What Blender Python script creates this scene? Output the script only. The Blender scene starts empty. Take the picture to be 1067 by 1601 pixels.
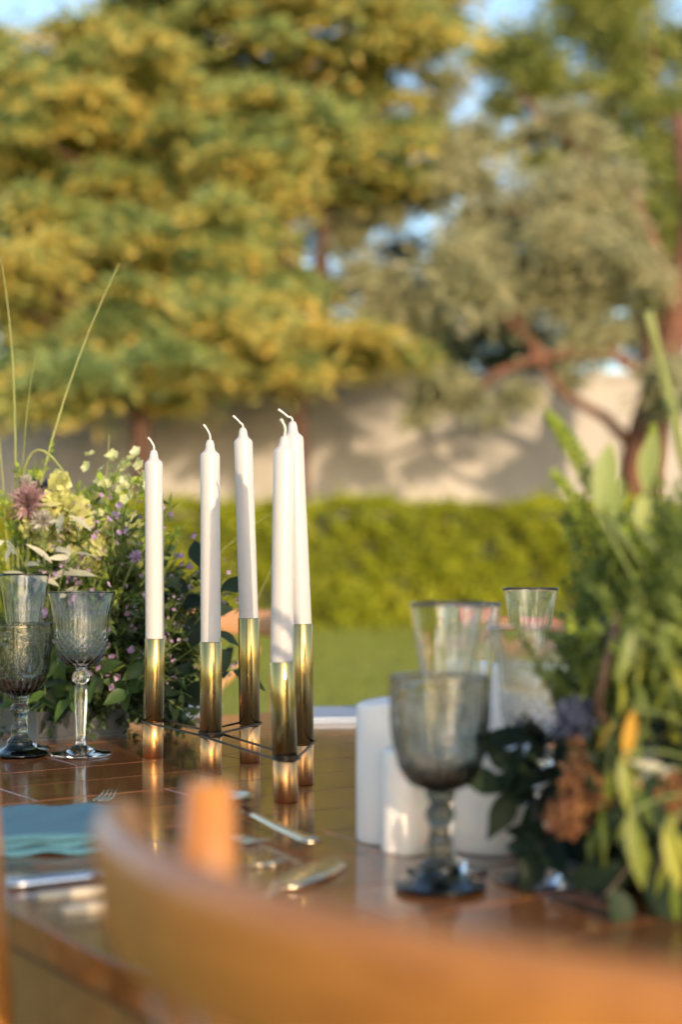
import bpy, math, random
import numpy as np
from mathutils import Vector, Matrix, noise as mnoise

R = math.radians
rnd = random.Random(7)
nrg = np.random.default_rng(11)
SC = bpy.context.scene
COL = SC.collection

# ------------------------------------------------------------------ camera, sky, sun, exposure
TABLE_Z = 0.75
CAM = Vector((0.0, 0.0, TABLE_Z + 0.2413))
FPX = 2400.0                                   # focal length in photograph pixels (1067 x 1601)
PITCH = math.atan(64.5 / FPX)
cd = bpy.data.cameras.new("camera")
cam = bpy.data.objects.new("camera", cd)
COL.objects.link(cam)
cam.location = CAM
cam.rotation_euler = (math.pi / 2 + PITCH, 0, 0)
cd.sensor_fit = 'AUTO'
cd.sensor_width = 36.0
cd.lens = FPX / 1601 * 36.0
cd.clip_start = 0.05
cd.clip_end = 600
cd.dof.use_dof = True
cd.dof.focus_distance = 1.70
cd.dof.aperture_fstop = 2.9
SC.camera = cam

SUN_AZ = R(23)        # right of straight behind the camera
SUN_EL = R(15)
world = bpy.data.worlds.new("World")
SC.world = world
world.use_nodes = True
wn = world.node_tree
bg = wn.nodes["Background"]
sky = wn.nodes.new("ShaderNodeTexSky")
sky.sky_type = 'NISHITA'
sky.sun_disc = False
sky.sun_elevation = SUN_EL
sky.sun_rotation = math.pi - SUN_AZ
sky.air_density = 1.0
sky.dust_density = 1.0
sky.ozone_density = 1.5
wn.links.new(sky.outputs[0], bg.inputs[0])
bg.inputs[1].default_value = 0.15

sl = bpy.data.lights.new("sun", 'SUN')
sl.energy = 2.2
sl.angle = R(0.5)
sl.color = (1.0, 0.76, 0.50)
sun = bpy.data.objects.new("sun", sl)
COL.objects.link(sun)
to_sun = Vector((math.sin(SUN_AZ) * math.cos(SUN_EL), -math.cos(SUN_AZ) * math.cos(SUN_EL), math.sin(SUN_EL)))
sun.rotation_euler = to_sun.to_track_quat('Z', 'Y').to_euler()
sun.location = to_sun * 20

SC.view_settings.view_transform = 'Standard'
SC.view_settings.look = 'None'
SC.view_settings.exposure = 1.22
SC.view_settings.gamma = 1.0
SC.view_settings.use_curve_mapping = False
SC.render.engine = 'CYCLES'
SC.cycles.use_denoising = True
SC.cycles.max_bounces = 14
SC.cycles.transmission_bounces = 14
SC.cycles.transparent_max_bounces = 24
SC.cycles.sample_clamp_indirect = 6.0
SC.cycles.blur_glossy = 0.0

# ------------------------------------------------------------------ measuring helpers (photograph pixel -> place)
cp, sp = math.cos(PITCH), math.sin(PITCH)
def ray(px, py):
    a, b = (px - 533.5) / FPX, -(py - 800.5) / FPX
    return Vector((a, cp - b * sp, sp + b * cp))
def at(px, py, D):
    r = ray(px, py)
    return CAM + r * (D / r.y)
def tab(px, py, z=0.0):
    r = ray(px, py)
    return CAM + r * ((TABLE_Z + z - CAM.z) / r.z)
U = Vector((0.824, 0.566, 0)).normalized()      # across the table
V = Vector((0.566, -0.824, 0)).normalized()     # along the table, towards the camera
ANG_U = math.atan2(U.y, U.x)

# ------------------------------------------------------------------ object helpers
def empty(name, loc=(0, 0, 0), rotz=0.0, parent=None):
    o = bpy.data.objects.new(name, None)
    o.empty_display_size = 0.05
    COL.objects.link(o)
    o.location = loc
    o.rotation_euler = (0, 0, rotz)
    if parent: o.parent = parent
    return o
def tag(o, label, cat, group=None, kind=None):
    o['label'] = label
    o['category'] = cat
    if group: o['group'] = group
    if kind: o['kind'] = kind
    return o
def link(name, me, parent=None, mat=None, M=None):
    o = bpy.data.objects.new(name, me)
    COL.objects.link(o)
    if mat is not None and len(me.materials) == 0: me.materials.append(mat)
    if parent: o.parent = parent
    if M is not None: o.matrix_local = M
    return o
def copy_tree(o, parent=None):
    c = o.copy()
    COL.objects.link(c)
    c.parent = parent
    for ch in list(o.children): copy_tree(ch, c)
    return c

class MB:
    def __init__(s): s.v, s.f, s.sm = [], [], []
    def add(s, vs, fs, smooth=True):
        n = len(s.v)
        s.v += [tuple(p) for p in vs]
        s.f += [tuple(i + n for i in q) for q in fs]
        s.sm += [smooth] * len(fs)
    def lathe(s, prof, seg=32, disp=None, M=None, smooth=True):
        n = len(s.v); idx = []
        for i, (r, z) in enumerate(prof):
            row = []
            if r < 1e-6:
                p = Vector((0, 0, z)); p = M @ p if M else p
                row = [len(s.v)]; s.v.append(tuple(p))
            else:
                for k in range(seg):
                    t = 2 * math.pi * k / seg
                    rr = r + (disp(t, i, r, z) if disp else 0)
                    p = Vector((rr * math.cos(t), rr * math.sin(t), z)); p = M @ p if M else p
                    row.append(len(s.v)); s.v.append(tuple(p))
            idx.append(row)
        for a, b in zip(idx, idx[1:]):
            for k in range(seg):
                k2 = (k + 1) % seg
                if len(a) == 1 and len(b) == 1: continue
                if len(a) == 1: s.f.append((a[0], b[k2], b[k]))
                elif len(b) == 1: s.f.append((a[k], a[k2], b[0]))
                else: s.f.append((a[k], a[k2], b[k2], b[k]))
                s.sm.append(smooth)
    def tube(s, pts, rad, seg=8, caps=True, flat=1.0):
        pts = [Vector(p) for p in pts]
        if not hasattr(rad, '__len__'): rad = [rad] * len(pts)
        up = None; rows = []
        for i, p in enumerate(pts):
            d = (pts[min(i + 1, len(pts) - 1)] - pts[max(i - 1, 0)])
            if d.length < 1e-9: d = Vector((0, 0, 1))
            d.normalize()
            if up is None:
                up = Vector((0, 0, 1)) if abs(d.z) < .9 else Vector((1, 0, 0))
            sd = d.cross(up)
            if sd.length < 1e-6: sd = d.cross(Vector((0, 1, 0)))
            sd.normalize(); up = sd.cross(d).normalized()
            row = []
            for k in range(seg):
                t = 2 * math.pi * k / seg
                row.append(len(s.v))
                s.v.append(tuple(p + (sd * math.cos(t) + up * math.sin(t) * flat) * rad[i]))
            rows.append(row)
        for a, b in zip(rows, rows[1:]):
            for k in range(seg):
                k2 = (k + 1) % seg
                s.f.append((a[k], a[k2], b[k2], b[k])); s.sm.append(True)
        if caps:
            s.f.append(tuple(reversed(rows[0]))); s.sm.append(False)
            s.f.append(tuple(rows[-1])); s.sm.append(False)
    def box(s, c, d, M=None, bev=0.0):
        x, y, z = d[0] / 2, d[1] / 2, d[2] / 2
        if bev <= 0:
            vs = [(a * x, b * y, e * z) for a in (-1, 1) for b in (-1, 1) for e in (-1, 1)]
            fs = [(0, 1, 3, 2), (4, 6, 7, 5), (0, 4, 5, 1), (2, 3, 7, 6), (0, 2, 6, 4), (1, 5, 7, 3)]
        else:                                   # top edges bevelled
            rings = [(x, y, -z), (x, y, z - bev), (x - bev, y - bev, z)]
            vs = []
            for (a, b, e) in rings: vs += [(-a, -b, e), (a, -b, e), (a, b, e), (-a, b, e)]
            fs = [(3, 2, 1, 0), (8, 9, 10, 11)]
            for q in (0, 4):
                for k in range(4):
                    k2 = (k + 1) % 4
                    fs.append((q + k, q + k2, q + 4 + k2, q + 4 + k))
        c = Vector(c)
        vs = [(M @ (Vector(p)) + c if M else Vector(p) + c) for p in vs]
        s.add(vs, fs, False)
    def mesh(s, name, mat=None):
        me = bpy.data.meshes.new(name)
        me.from_pydata(s.v, [], s.f)
        me.polygons.foreach_set("use_smooth", s.sm)
        if mat: me.materials.append(mat)
        me.update()
        return me
    def build(s, name, mat, parent=None, M=None):
        return link(name, s.mesh(name, mat), parent, None, M)

def quads_mesh(name, V4, mat):                  # V4: (n,4,3) array of loose quads
    n = len(V4)
    me = bpy.data.meshes.new(name)
    me.vertices.add(n * 4)
    me.vertices.foreach_set("co", np.ascontiguousarray(V4, dtype=np.float32).ravel())
    me.loops.add(n * 4)
    me.loops.foreach_set("vertex_index", np.arange(n * 4, dtype=np.int32))
    me.polygons.add(n)
    me.polygons.foreach_set("loop_start", np.arange(n, dtype=np.int32) * 4)
    me.update(calc_edges=True)
    me.materials.append(mat)
    return me
def unit(a):
    return a / np.maximum(np.linalg.norm(a, axis=1, keepdims=True), 1e-9)
def leaf_quads(P, Dr, N, L, W):                  # diamond leaves
    Dr = unit(Dr); S = unit(np.cross(Dr, N))
    L = np.asarray(L).reshape(-1, 1); W = np.asarray(W).reshape(-1, 1)
    mid = P + Dr * L * .45
    return np.stack([P, mid + S * W * .5, P + Dr * L, mid - S * W * .5], axis=1)
def frame(d, n=(0, 0, 1), roll=0.0):             # +Y along d, +Z near n
    d = Vector(d).normalized(); n = Vector(n)
    x = d.cross(n)
    if x.length < 1e-4: x = d.cross(Vector((1, 0, 0.1)))
    x.normalize(); z = x.cross(d)
    M = Matrix((x, d, z)).transposed()
    return M @ Matrix.Rotation(roll, 3, 'Y')
def mat4(p, M3, s=1.0):
    return Matrix.Translation(p) @ M3.to_4x4() @ Matrix.Scale(s, 4)
def bez(a, b, c, n=8):
    a, b, c = Vector(a), Vector(b), Vector(c)
    return [a * (1 - t) ** 2 + b * 2 * t * (1 - t) + c * t * t for t in [i / (n - 1) for i in range(n)]]

# ------------------------------------------------------------------ materials
def newmat(name):
    m = bpy.data.materials.new(name); m.use_nodes = True
    nt = m.node_tree
    return m, nt, nt.nodes["Principled BSDF"], nt.nodes["Material Output"]
def ramp(nt, stops, fac=None):
    r = nt.nodes.new("ShaderNodeValToRGB")
    e = r.color_ramp.elements
    while len(e) < len(stops): e.new(0.5)
    for k, (p, c) in enumerate(stops):
        e[k].position = p; e[k].color = (*c, 1)
    if fac: nt.links.new(fac, r.inputs[0])
    return r
def noise(nt, scale, detail=4, sx=(1, 1, 1), coord='Object', rough=.5):
    tc = nt.nodes.new("ShaderNodeTexCoord"); mp = nt.nodes.new("ShaderNodeMapping")
    mp.inputs['Scale'].default_value = sx
    n = nt.nodes.new("ShaderNodeTexNoise"); n.inputs['Scale'].default_value = scale; n.inputs['Detail'].default_value = detail
    n.inputs['Roughness'].default_value = rough
    nt.links.new(tc.outputs[coord], mp.inputs[0]); nt.links.new(mp.outputs[0], n.inputs[0])
    return n
def plain(name, c, rough=.5, metal=0.0, c2=None, scale=20, sx=(1, 1, 1), bump=0.0, coat=0.0, spec=.5):
    m, nt, b, out = newmat(name)
    b.inputs['Roughness'].default_value = rough; b.inputs['Metallic'].default_value = metal
    b.inputs['Coat Weight'].default_value = coat; b.inputs['Coat Roughness'].default_value = .08
    b.inputs['Specular IOR Level'].default_value = spec
    n = noise(nt, scale, 5, sx)
    r = ramp(nt, [(.3, c), (.7, c2 or tuple(x * .8 for x in c))], n.outputs[0])
    nt.links.new(r.outputs[0], b.inputs['Base Color'])
    if bump:
        bp = nt.nodes.new("ShaderNodeBump"); bp.inputs['Strength'].default_value = bump; bp.inputs['Distance'].default_value = .002
        nt.links.new(n.outputs[0], bp.inputs['Height']); nt.links.new(bp.outputs[0], b.inputs['Normal'])
    return m
def leafmat(name, stops, transl=.3, rough=.5, source='island', spec=.3, patch=9):
    """foliage: colour varies leaf by leaf; some light passes through"""
    m, nt, b, out = newmat(name)
    if source == 'island':
        g = nt.nodes.new("ShaderNodeNewGeometry"); fac = g.outputs['Random Per Island']
    else:
        g = nt.nodes.new("ShaderNodeObjectInfo"); fac = g.outputs['Random']
    nz = noise(nt, patch if source == 'island' else 60, 2)
    mx = nt.nodes.new("ShaderNodeMath"); mx.operation = 'MULTIPLY_ADD'
    mx.inputs[1].default_value = .6 if source == 'island' else .8
    nt.links.new(fac, mx.inputs[0])
    m2 = nt.nodes.new("ShaderNodeMath"); m2.operation = 'MULTIPLY_ADD'; m2.inputs[1].default_value = .7; m2.inputs[2].default_value = -.15
    nt.links.new(nz.outputs[0], m2.inputs[0]); nt.links.new(m2.outputs[0], mx.inputs[2])
    r = ramp(nt, stops, mx.outputs[0])
    b.inputs['Roughness'].default_value = rough; b.inputs['Specular IOR Level'].default_value = spec
    nt.links.new(r.outputs[0], b.inputs['Base Color'])
    t = nt.nodes.new("ShaderNodeBsdfTranslucent"); nt.links.new(r.outputs[0], t.inputs[0])
    mix = nt.nodes.new("ShaderNodeMixShader"); mix.inputs[0].default_value = transl
    nt.links.new(b.outputs[0], mix.inputs[1]); nt.links.new(t.outputs[0], mix.inputs[2])
    nt.links.new(mix.outputs[0], out.inputs[0])
    return m
def wood(name, c1, c2, rough=.35, scale=8, sx=(1, 12, 12), coat=0.0, bump=.05):
    m, nt, b, out = newmat(name)
    n1 = noise(nt, scale, 6, sx, rough=.6)
    r = ramp(nt, [(.25, c1), (.75, c2)], n1.outputs[0])
    oi = nt.nodes.new("ShaderNodeObjectInfo")
    hs = nt.nodes.new("ShaderNodeHueSaturation")
    mr = nt.nodes.new("ShaderNodeMapRange"); mr.inputs[3].default_value = .72; mr.inputs[4].default_value = 1.28
    nt.links.new(oi.outputs['Random'], mr.inputs[0]); nt.links.new(mr.outputs[0], hs.inputs['Value'])
    nt.links.new(r.outputs[0], hs.inputs['Color']); nt.links.new(hs.outputs[0], b.inputs['Base Color'])
    n2 = noise(nt, 14, 5)
    rr = nt.nodes.new("ShaderNodeMapRange"); rr.inputs[3].default_value = rough * .7; rr.inputs[4].default_value = rough * 1.5
    nt.links.new(n2.outputs[0], rr.inputs[0]); nt.links.new(rr.outputs[0], b.inputs['Roughness'])
    b.inputs['Coat Weight'].default_value = coat; b.inputs['Coat Roughness'].default_value = .06
    bp = nt.nodes.new("ShaderNodeBump"); bp.inputs['Strength'].default_value = bump; bp.inputs['Distance'].default_value = .002
    nt.links.new(n1.outputs[0], bp.inputs['Height']); nt.links.new(bp.outputs[0], b.inputs['Normal'])
    return m
def glassmat(name, col, ior=1.5, rough=0.0, body=None, density=0):
    m, nt, b, out = newmat(name)
    nt.nodes.remove(b)
    g = nt.nodes.new("ShaderNodeBsdfGlass"); g.inputs['IOR'].default_value = ior; g.inputs['Roughness'].default_value = rough
    n = noise(nt, 30, 2); r = ramp(nt, [(.3, col), (.7, tuple(x * .98 for x in col))], n.outputs[0])
    nt.links.new(r.outputs[0], g.inputs[0])
    nt.links.new(g.outputs[0], out.inputs[0])
    if body:                                     # colour lies in the thickness of the glass
        v = nt.nodes.new("ShaderNodeVolumeAbsorption"); v.inputs['Color'].default_value = (*body, 1); v.inputs['Density'].default_value = density
        nt.links.new(v.outputs[0], out.inputs[1])
    return m

M = {}
M['lawn'] = plain('lawn', (.20, .23, .04), .9, 0, (.33, .28, .08), .7, bump=.2)
M['grass'] = leafmat('grass', [(.2, (.13, .18, .02)), (.8, (.27, .28, .045))], .35)
M['wall'] = plain('wall', (.46, .42, .38), .95, 0, (.33, .305, .275), 1.3, (1, 1, .5), bump=.2)
M['bark'] = plain('bark', (.11, .055, .035), .9, 0, (.055, .03, .02), 6, (3, 3, .6), .8)
M['bark_red'] = plain('bark_red', (.20, .085, .045), .9, 0, (.07, .034, .022), 5, (3, 3, .7), .8)
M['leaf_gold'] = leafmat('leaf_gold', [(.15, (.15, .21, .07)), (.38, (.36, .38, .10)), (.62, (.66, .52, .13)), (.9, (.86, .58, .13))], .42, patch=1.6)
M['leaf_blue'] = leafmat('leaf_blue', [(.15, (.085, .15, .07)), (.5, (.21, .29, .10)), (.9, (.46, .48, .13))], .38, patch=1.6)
M['leaf_olive'] = leafmat('leaf_olive', [(.15, (.14, .165, .09)), (.5, (.34, .345, .19)), (.9, (.62, .53, .28))], .4, patch=1.6)
M['leaf_pine'] = leafmat('leaf_pine', [(.15, (.08, .125, .04)), (.5, (.21, .26, .06)), (.9, (.50, .45, .10))], .4, patch=1.6)
M['leaf_dark'] = leafmat('leaf_dark', [(.15, (.03, .05, .03)), (.6, (.075, .105, .05)), (.9, (.16, .18, .06))], .25)
M['leaf_hedge'] = leafmat('leaf_hedge', [(.15, (.17, .14, .03)), (.36, (.20, .25, .02)), (.55, (.34, .39, .02)), (.9, (.60, .55, .035))], .4, patch=1.3)
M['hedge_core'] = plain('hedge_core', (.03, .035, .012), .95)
M['brass'] = plain('brass', (.50, .37, .15), .22, 1.0, (.38, .27, .10), 40, (9, 9, .12), .02)
M['foot_orange'] = plain('foot_orange', (.86, .44, .17), .30, 1.0, (.66, .31, .11), 30, (5, 5, .7), .03)  # lower tube section, more orange than the brass above it
M['steel_dark'] = plain('steel_dark', (.045, .035, .03), .35, .8, (.08, .06, .05), 60)
M['gold'] = plain('gold', (.70, .58, .38), .22, 1.0, (.70, .60, .44), 30)
M['bone'] = plain('bone', (.50, .43, .32), .45, 0, (.42, .35, .26), 40, (6, 1, 6))
M['steel'] = plain('steel', (.62, .63, .66), .2, 1.0, (.5, .5, .53), 30)
M['table'] = wood('table', (.105, .036, .012), (.27, .105, .034), .15, 7, (1.2, 16, 16), .3, .05)
M['apron'] = wood('apron', (.16, .085, .03), (.24, .135, .05), .35, 6, (1.5, 14, 14), .2)
M['chair'] = wood('chair', (.33, .12, .022), (.47, .19, .04), .34, 6, (14, 14, 2), .3)
M['chair_rail'] = wood('chair_rail', (.26, .085, .015), (.50, .205, .042), .36, 5, (2.2, 30, 30), .25, .1)
M['chair_pale'] = wood('chair_pale', (.52, .25, .10), (.66, .34, .15), .4, 6, (14, 14, 2), .2)
M['chair_red'] = wood('chair_red', (.22, .085, .05), (.34, .14, .08), .4, 6, (14, 14, 2), .2)
M['cane'] = plain('cane', (.55, .42, .25), .7, 0, (.42, .3, .17), 80, (1, 8, 1), .4)
M['tray'] = plain('tray', (.025, .027, .03), .4, 0, (.04, .042, .045), 30)
M['soil'] = plain('soil', (.02, .025, .012), .95, 0, (.035, .03, .018), 60, bump=.6)
M['napkin'] = plain('napkin', (.055, .155, .21), .95, 0, (.045, .13, .18), 350, bump=.25)
M['paper'] = plain('paper', (.34, .38, .45), .5, 0, (.30, .34, .41), 20)
M['wick'] = plain('wick', (.75, .70, .64), .9, 0, (.6, .55, .5), 300, (1, 1, 4), .5)
def wax(name, c1, c2):
    m, nt, b, out = newmat(name)
    n = noise(nt, 25, 3)
    r = ramp(nt, [(.3, c1), (.7, c2)], n.outputs[0])
    nt.links.new(r.outputs[0], b.inputs['Base Color'])
    b.inputs['Subsurface Weight'].default_value = .5
    b.inputs['Subsurface Radius'].default_value = (1.0, .6, .4)
    b.inputs['Subsurface Scale'].default_value = .008
    b.inputs['Roughness'].default_value = .38
    n2 = noise(nt, 60, 3); bp = nt.nodes.new("ShaderNodeBump"); bp.inputs['Strength'].default_value = .25; bp.inputs['Distance'].default_value = .0015
    nt.links.new(n2.outputs[0], bp.inputs['Height']); nt.links.new(bp.outputs[0], b.inputs['Normal'])
    return m
M['wax'] = wax('wax', (.50, .465, .445), (.485, .45, .43))
M['pillar_wax'] = wax('pillar_wax', (.88, .80, .73), (.85, .77, .70))  # sunlight blocked by the goblet is put into this paler, warmer colour
M['crystal'] = glassmat('crystal', (.99, .993, .993), 1.5)
M['smoke'] = glassmat('smoke', (.97, .975, .96), 1.48, 0.0, (.50, .50, .42), 150)
# plants on the table
M['stem'] = plain('stem', (.14, .18, .05), .6, 0, (.10, .13, .035), 60)
M['stem_brown'] = plain('stem_brown', (.08, .045, .03), .7, 0, (.05, .03, .02), 60)
M['sprig'] = leafmat('sprig', [(.1, (.035, .065, .018)), (.5, (.09, .14, .03)), (.9, (.20, .24, .05))], .35)
M['spray'] = leafmat('spray', [(.1, (.06, .10, .025)), (.5, (.15, .21, .045)), (.9, (.32, .36, .08))], .4)
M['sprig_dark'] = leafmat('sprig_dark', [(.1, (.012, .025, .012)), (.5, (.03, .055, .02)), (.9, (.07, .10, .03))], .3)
M['sprig_lime'] = leafmat('sprig_lime', [(.1, (.16, .25, .03)), (.5, (.32, .42, .05)), (.9, (.50, .54, .10))], .45)
M['wax_pink'] = leafmat('wax_pink', [(.1, (.26, .15, .28)), (.5, (.42, .27, .42)), (.9, (.62, .48, .58))], .4)
M['cream'] = leafmat('cream', [(.1, (.38, .42, .16)), (.5, (.56, .58, .28)), (.9, (.74, .72, .46))], .4)
M['yellow'] = leafmat('yellow', [(.1, (.36, .38, .10)), (.5, (.55, .55, .20)), (.9, (.70, .66, .32))], .4)
M['mauve'] = leafmat('mauve', [(.1, (.24, .12, .14)), (.5, (.44, .28, .28)), (.9, (.66, .52, .48))], .4)
M['thistle'] = leafmat('thistle', [(.1, (.25, .24, .20)), (.5, (.42, .38, .32)), (.9, (.60, .54, .46))], .3)
M['navy'] = leafmat('navy', [(.1, (.012, .016, .035)), (.5, (.035, .045, .09)), (.9, (.09, .10, .17))], .2)
M['amaranth'] = leafmat('amaranth', [(.1, (.15, .05, .025)), (.5, (.27, .12, .05)), (.9, (.38, .22, .08))], .3)
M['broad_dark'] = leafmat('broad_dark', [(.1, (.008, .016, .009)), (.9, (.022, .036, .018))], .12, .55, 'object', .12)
M['broad_green'] = leafmat('broad_green', [(.1, (.03, .06, .014)), (.9, (.07, .125, .025))], .35, .4, 'object')
M['euc'] = leafmat('euc', [(.1, (.05, .08, .015)), (.5, (.13, .165, .022)), (.9, (.30, .30, .035))], .35, .4, 'object')
M['euc_orange'] = leafmat('euc_orange', [(.1, (.40, .30, .03)), (.9, (.62, .33, .04))], .4, .4, 'object')
M['pale_leaf'] = leafmat('pale_leaf', [(.1, (.22, .28, .08)), (.9, (.38, .40, .13))], .4, .5, 'object')
M['silver_leaf'] = leafmat('silver_leaf', [(.1, (.30, .31, .22)), (.9, (.52, .49, .37))], .35, .5, 'object')
M['blade'] = leafmat('blade', [(.1, (.26, .31, .10)), (.9, (.46, .46, .18))], .4, .5, 'object')

# ------------------------------------------------------------------ ground, wall, hedge, trees
me = bpy.data.meshes.new('lawn')
me.from_pydata([(-250, -120, 0), (250, -120, 0), (250, 380, 0), (-250, 380, 0)], [], [(0, 1, 2, 3)])
o = link('lawn', me, None, M['lawn']); o['kind'] = 'structure'

n = 90000                                        # short grass where the lawn shows
D = 2.8 + nrg.random(n) ** .8 * 17.2
X = (nrg.random(n) - .5) * (D * .5 + .8)
P = np.stack([X, D, np.zeros(n)], 1)
dr = np.stack([nrg.normal(0, .5, n), nrg.normal(0, .5, n), np.ones(n)], 1)
N = np.stack([nrg.normal(0, 1, n), nrg.normal(0, 1, n), np.zeros(n)], 1)
o = link('grass', quads_mesh('grass', leaf_quads(P, dr, N, .03 + nrg.random(n) * .035, .006 + nrg.random(n) * .008), M['grass']))
o['kind'] = 'stuff'; o['label'] = 'short mown grass of the lawn between table and hedge'; o['category'] = 'grass'

b = MB()
w = empty('boundary_wall', (0, 25.0, 0))
b.box((0, 0, 1.9), (60, .3, 3.8)); b.build('wall_panel', M['wall'], w)
b = MB(); b.box((0, 0, 3.86), (60, .42, .12), bev=.02); b.build('coping', M['wall'], w)
tag(w, 'tall cream rendered garden wall behind the hedge and trees', 'wall')

# hedge: dense leaf skin over twiggy core
h = empty('hedge', (0, 20.6, 0))
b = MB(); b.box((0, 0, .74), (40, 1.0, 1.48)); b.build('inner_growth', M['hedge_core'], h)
n = 62000
x = (nrg.random(n) - .5) * 15
shoot = nrg.random(n) < .03
side = nrg.random(n)
lump = .10 * np.sin(x * 2.1 + 1) + .07 * np.sin(x * 5.3) + .05 * np.sin(x * 9.1 + 2)
zz = np.where(side < .72, nrg.random(n) * 1.66, 1.50 + nrg.random(n) * .16 + lump * .6 + shoot * nrg.random(n) * .22)
bul = .10 * np.sin(x * 3.3 + zz * 4) + .08 * np.sin(x * 7.7 - zz * 6 + 2) + .06 * np.sin(x * 13 + zz * 11)
yy = np.where(side < .72, -.55 - bul - nrg.random(n) * .16 + .10 * (zz > 1.4), (nrg.random(n) - .5) * 1.25)
P = np.stack([x, yy, zz], 1)
dr = np.stack([nrg.normal(0, .7, n), nrg.normal(-.4, .6, n), nrg.normal(.3, .6, n)], 1)
N = nrg.normal(0, 1, (n, 3)) + np.array([0, -.7, .4])
link('foliage', quads_mesh('foliage', leaf_quads(P, dr, N, .06 + nrg.random(n) * .05, .03 + nrg.random(n) * .03), M['leaf_hedge']), h)['kind'] = 'stuff'
tag(h, 'clipped bright green hedge along the foot of the wall', 'hedge')

def crown_quads(clusters, L, W, flat, hang=0.0):
    out, mi = [], []
    for (c, r, n) in clusters:
        n = int(n)
        d = unit(nrg.normal(0, 1, (n, 3)))
        rad = np.minimum(np.abs(nrg.normal(0, .62, n)) + .12, 1.7)
        q = d * rad[:, None]
        P = q * np.array(r) + np.array(c)
        P[:, 2] -= .22 * r[0] * (q[:, 0] ** 2 + q[:, 1] ** 2)
        dr = np.stack([d[:, 0] + nrg.normal(0, .6, n), d[:, 1] + nrg.normal(0, .6, n), nrg.normal(-hang, .35, n)], 1)
        N = np.stack([nrg.normal(0, 1 - flat, n), nrg.normal(0, 1 - flat, n) - .9, np.full(n, .2 + flat * .6)], 1) + nrg.normal(0, .3, (n, 3))
        out.append(leaf_quads(P, dr, N, L * (.6 + .8 * nrg.random(n)), W * (.6 + .8 * nrg.random(n))))
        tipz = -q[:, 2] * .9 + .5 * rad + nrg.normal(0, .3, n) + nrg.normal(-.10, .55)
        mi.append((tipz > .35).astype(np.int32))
    return np.concatenate(out), np.concatenate(mi)
def tree(name, label, base, trunk, limbs, clusters, bark, leaf, L, W, flat, hang=0.0, group=None, leaf2=None):
    """trunk: [(x,y,z,r)...] and limbs likewise, relative to base"""
    t = empty(name, base)
    b = MB(); b.tube([p[:3] for p in trunk], [p[3] for p in trunk], 10); b.build('trunk', bark, t)
    for lb in limbs:
        b = MB(); b.tube([p[:3] for p in lb], [p[3] for p in lb], 7); b.build('branch', bark, t)
    Q, mi = crown_quads(clusters, L, W, flat, hang)
    me = quads_mesh('crown', Q, leaf)
    if leaf2:                                    # lower and outer leaves in a second colour
        me.materials.append(leaf2); me.polygons.foreach_set('material_index', mi)
    link('crown', me, t)['kind'] = 'stuff'
    tag(t, label, 'tree', group)
    return t
def padded(tx, D0, x0, x1, y0, y1, n, seed, hollow=None, size=(.16, .68)):
    """drooping feathery pads of foliage all round a stem, with hollows between; and the limbs that carry them"""
    r_ = random.Random(seed); cl, lim = [], []
    base = at(tx, 780, D0) * Vector((1, 1, 0))
    while len(cl) < n:
        px, py = r_.uniform(x0, x1), r_.uniform(y0, y1)
        k = (px - tx) / max(abs(x0 - tx), abs(x1 - tx))
        D = D0 + r_.uniform(-1, 1) * 1.9 * math.sqrt(max(.05, 1 - k * k))
        if hollow and hollow(px, py) and r_.random() < .88: continue
        p = at(px, py, D) - base
        if mnoise.noise(Vector((p.x * .85 + seed, p.y * .35, p.z * 1.25))) < -.10 and r_.random() < .92: continue
        s = r_.uniform(*size)
        cl.append((tuple(p), (s * r_.uniform(.8, 1.25), s * .9, s * r_.uniform(.24, .62)), 1150 * s * s / .36))
        if r_.random() < .16:
            z = p.z - .3 * math.hypot(p.x, p.y) - .1
            lim.append([(0, 0, z, .065), (p.x * .5, p.y * .5, z + (p.z - z) * .6, .045), (p.x * .95, p.y * .95, p.z, .015)])
    return cl, lim
cl, lim = padded(468, 22.3, 215, 690, -150, 600, 215, 3, lambda x, y: 420 < x < 545 and 260 < y < 420 or 540 < x < 700 and 400 < y or x > 650 and y > 180)
tree('layered_tree', 'tall tree with flat golden tiers of foliage, its bare trunk right behind the candles', at(468, 780, 22.3) * Vector((1, 1, 0)),
     [(0, 0, 0, .15), (.03, 0, 2.5, .12), (-.16, 0, 5, .11), (-.3, 0, 7, .10), (-.1, 0, 10.3, .03)],
     lim + [[(-.06, 0, 3.4, .11), (-.5, .3, 5.0, .09), (-.9, .2, 6.6, .06), (-1.2, .2, 8.5, .03)], [(-.1, 0, 3.9, .10), (.25, .3, 5.2, .08), (.5, .3, 6.5, .05)]],
     cl, M['bark'], M['leaf_blue'], .16, .055, .6, .18, None, M['leaf_gold'])
cl, lim = padded(226, 21.8, -90, 420, -60, 640, 225, 8, lambda x, y: y < 85 and x < 105 or 300 < x and y > 575 or abs(x - 130) < 34 and abs(y - 275) < 40)
tree('layered_tree', 'golden tiered tree at the left with its dark trunk above the hedge', at(226, 780, 21.8) * Vector((1, 1, 0)),
     [(0, 0, 0, .18), (-.05, 0, 2.5, .15), (-.15, 0, 5, .11), (-.2, 0, 7.8, .03)], lim, cl, M['bark'], M['leaf_blue'], .16, .055, .6, .18, None, M['leaf_gold'])
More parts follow.
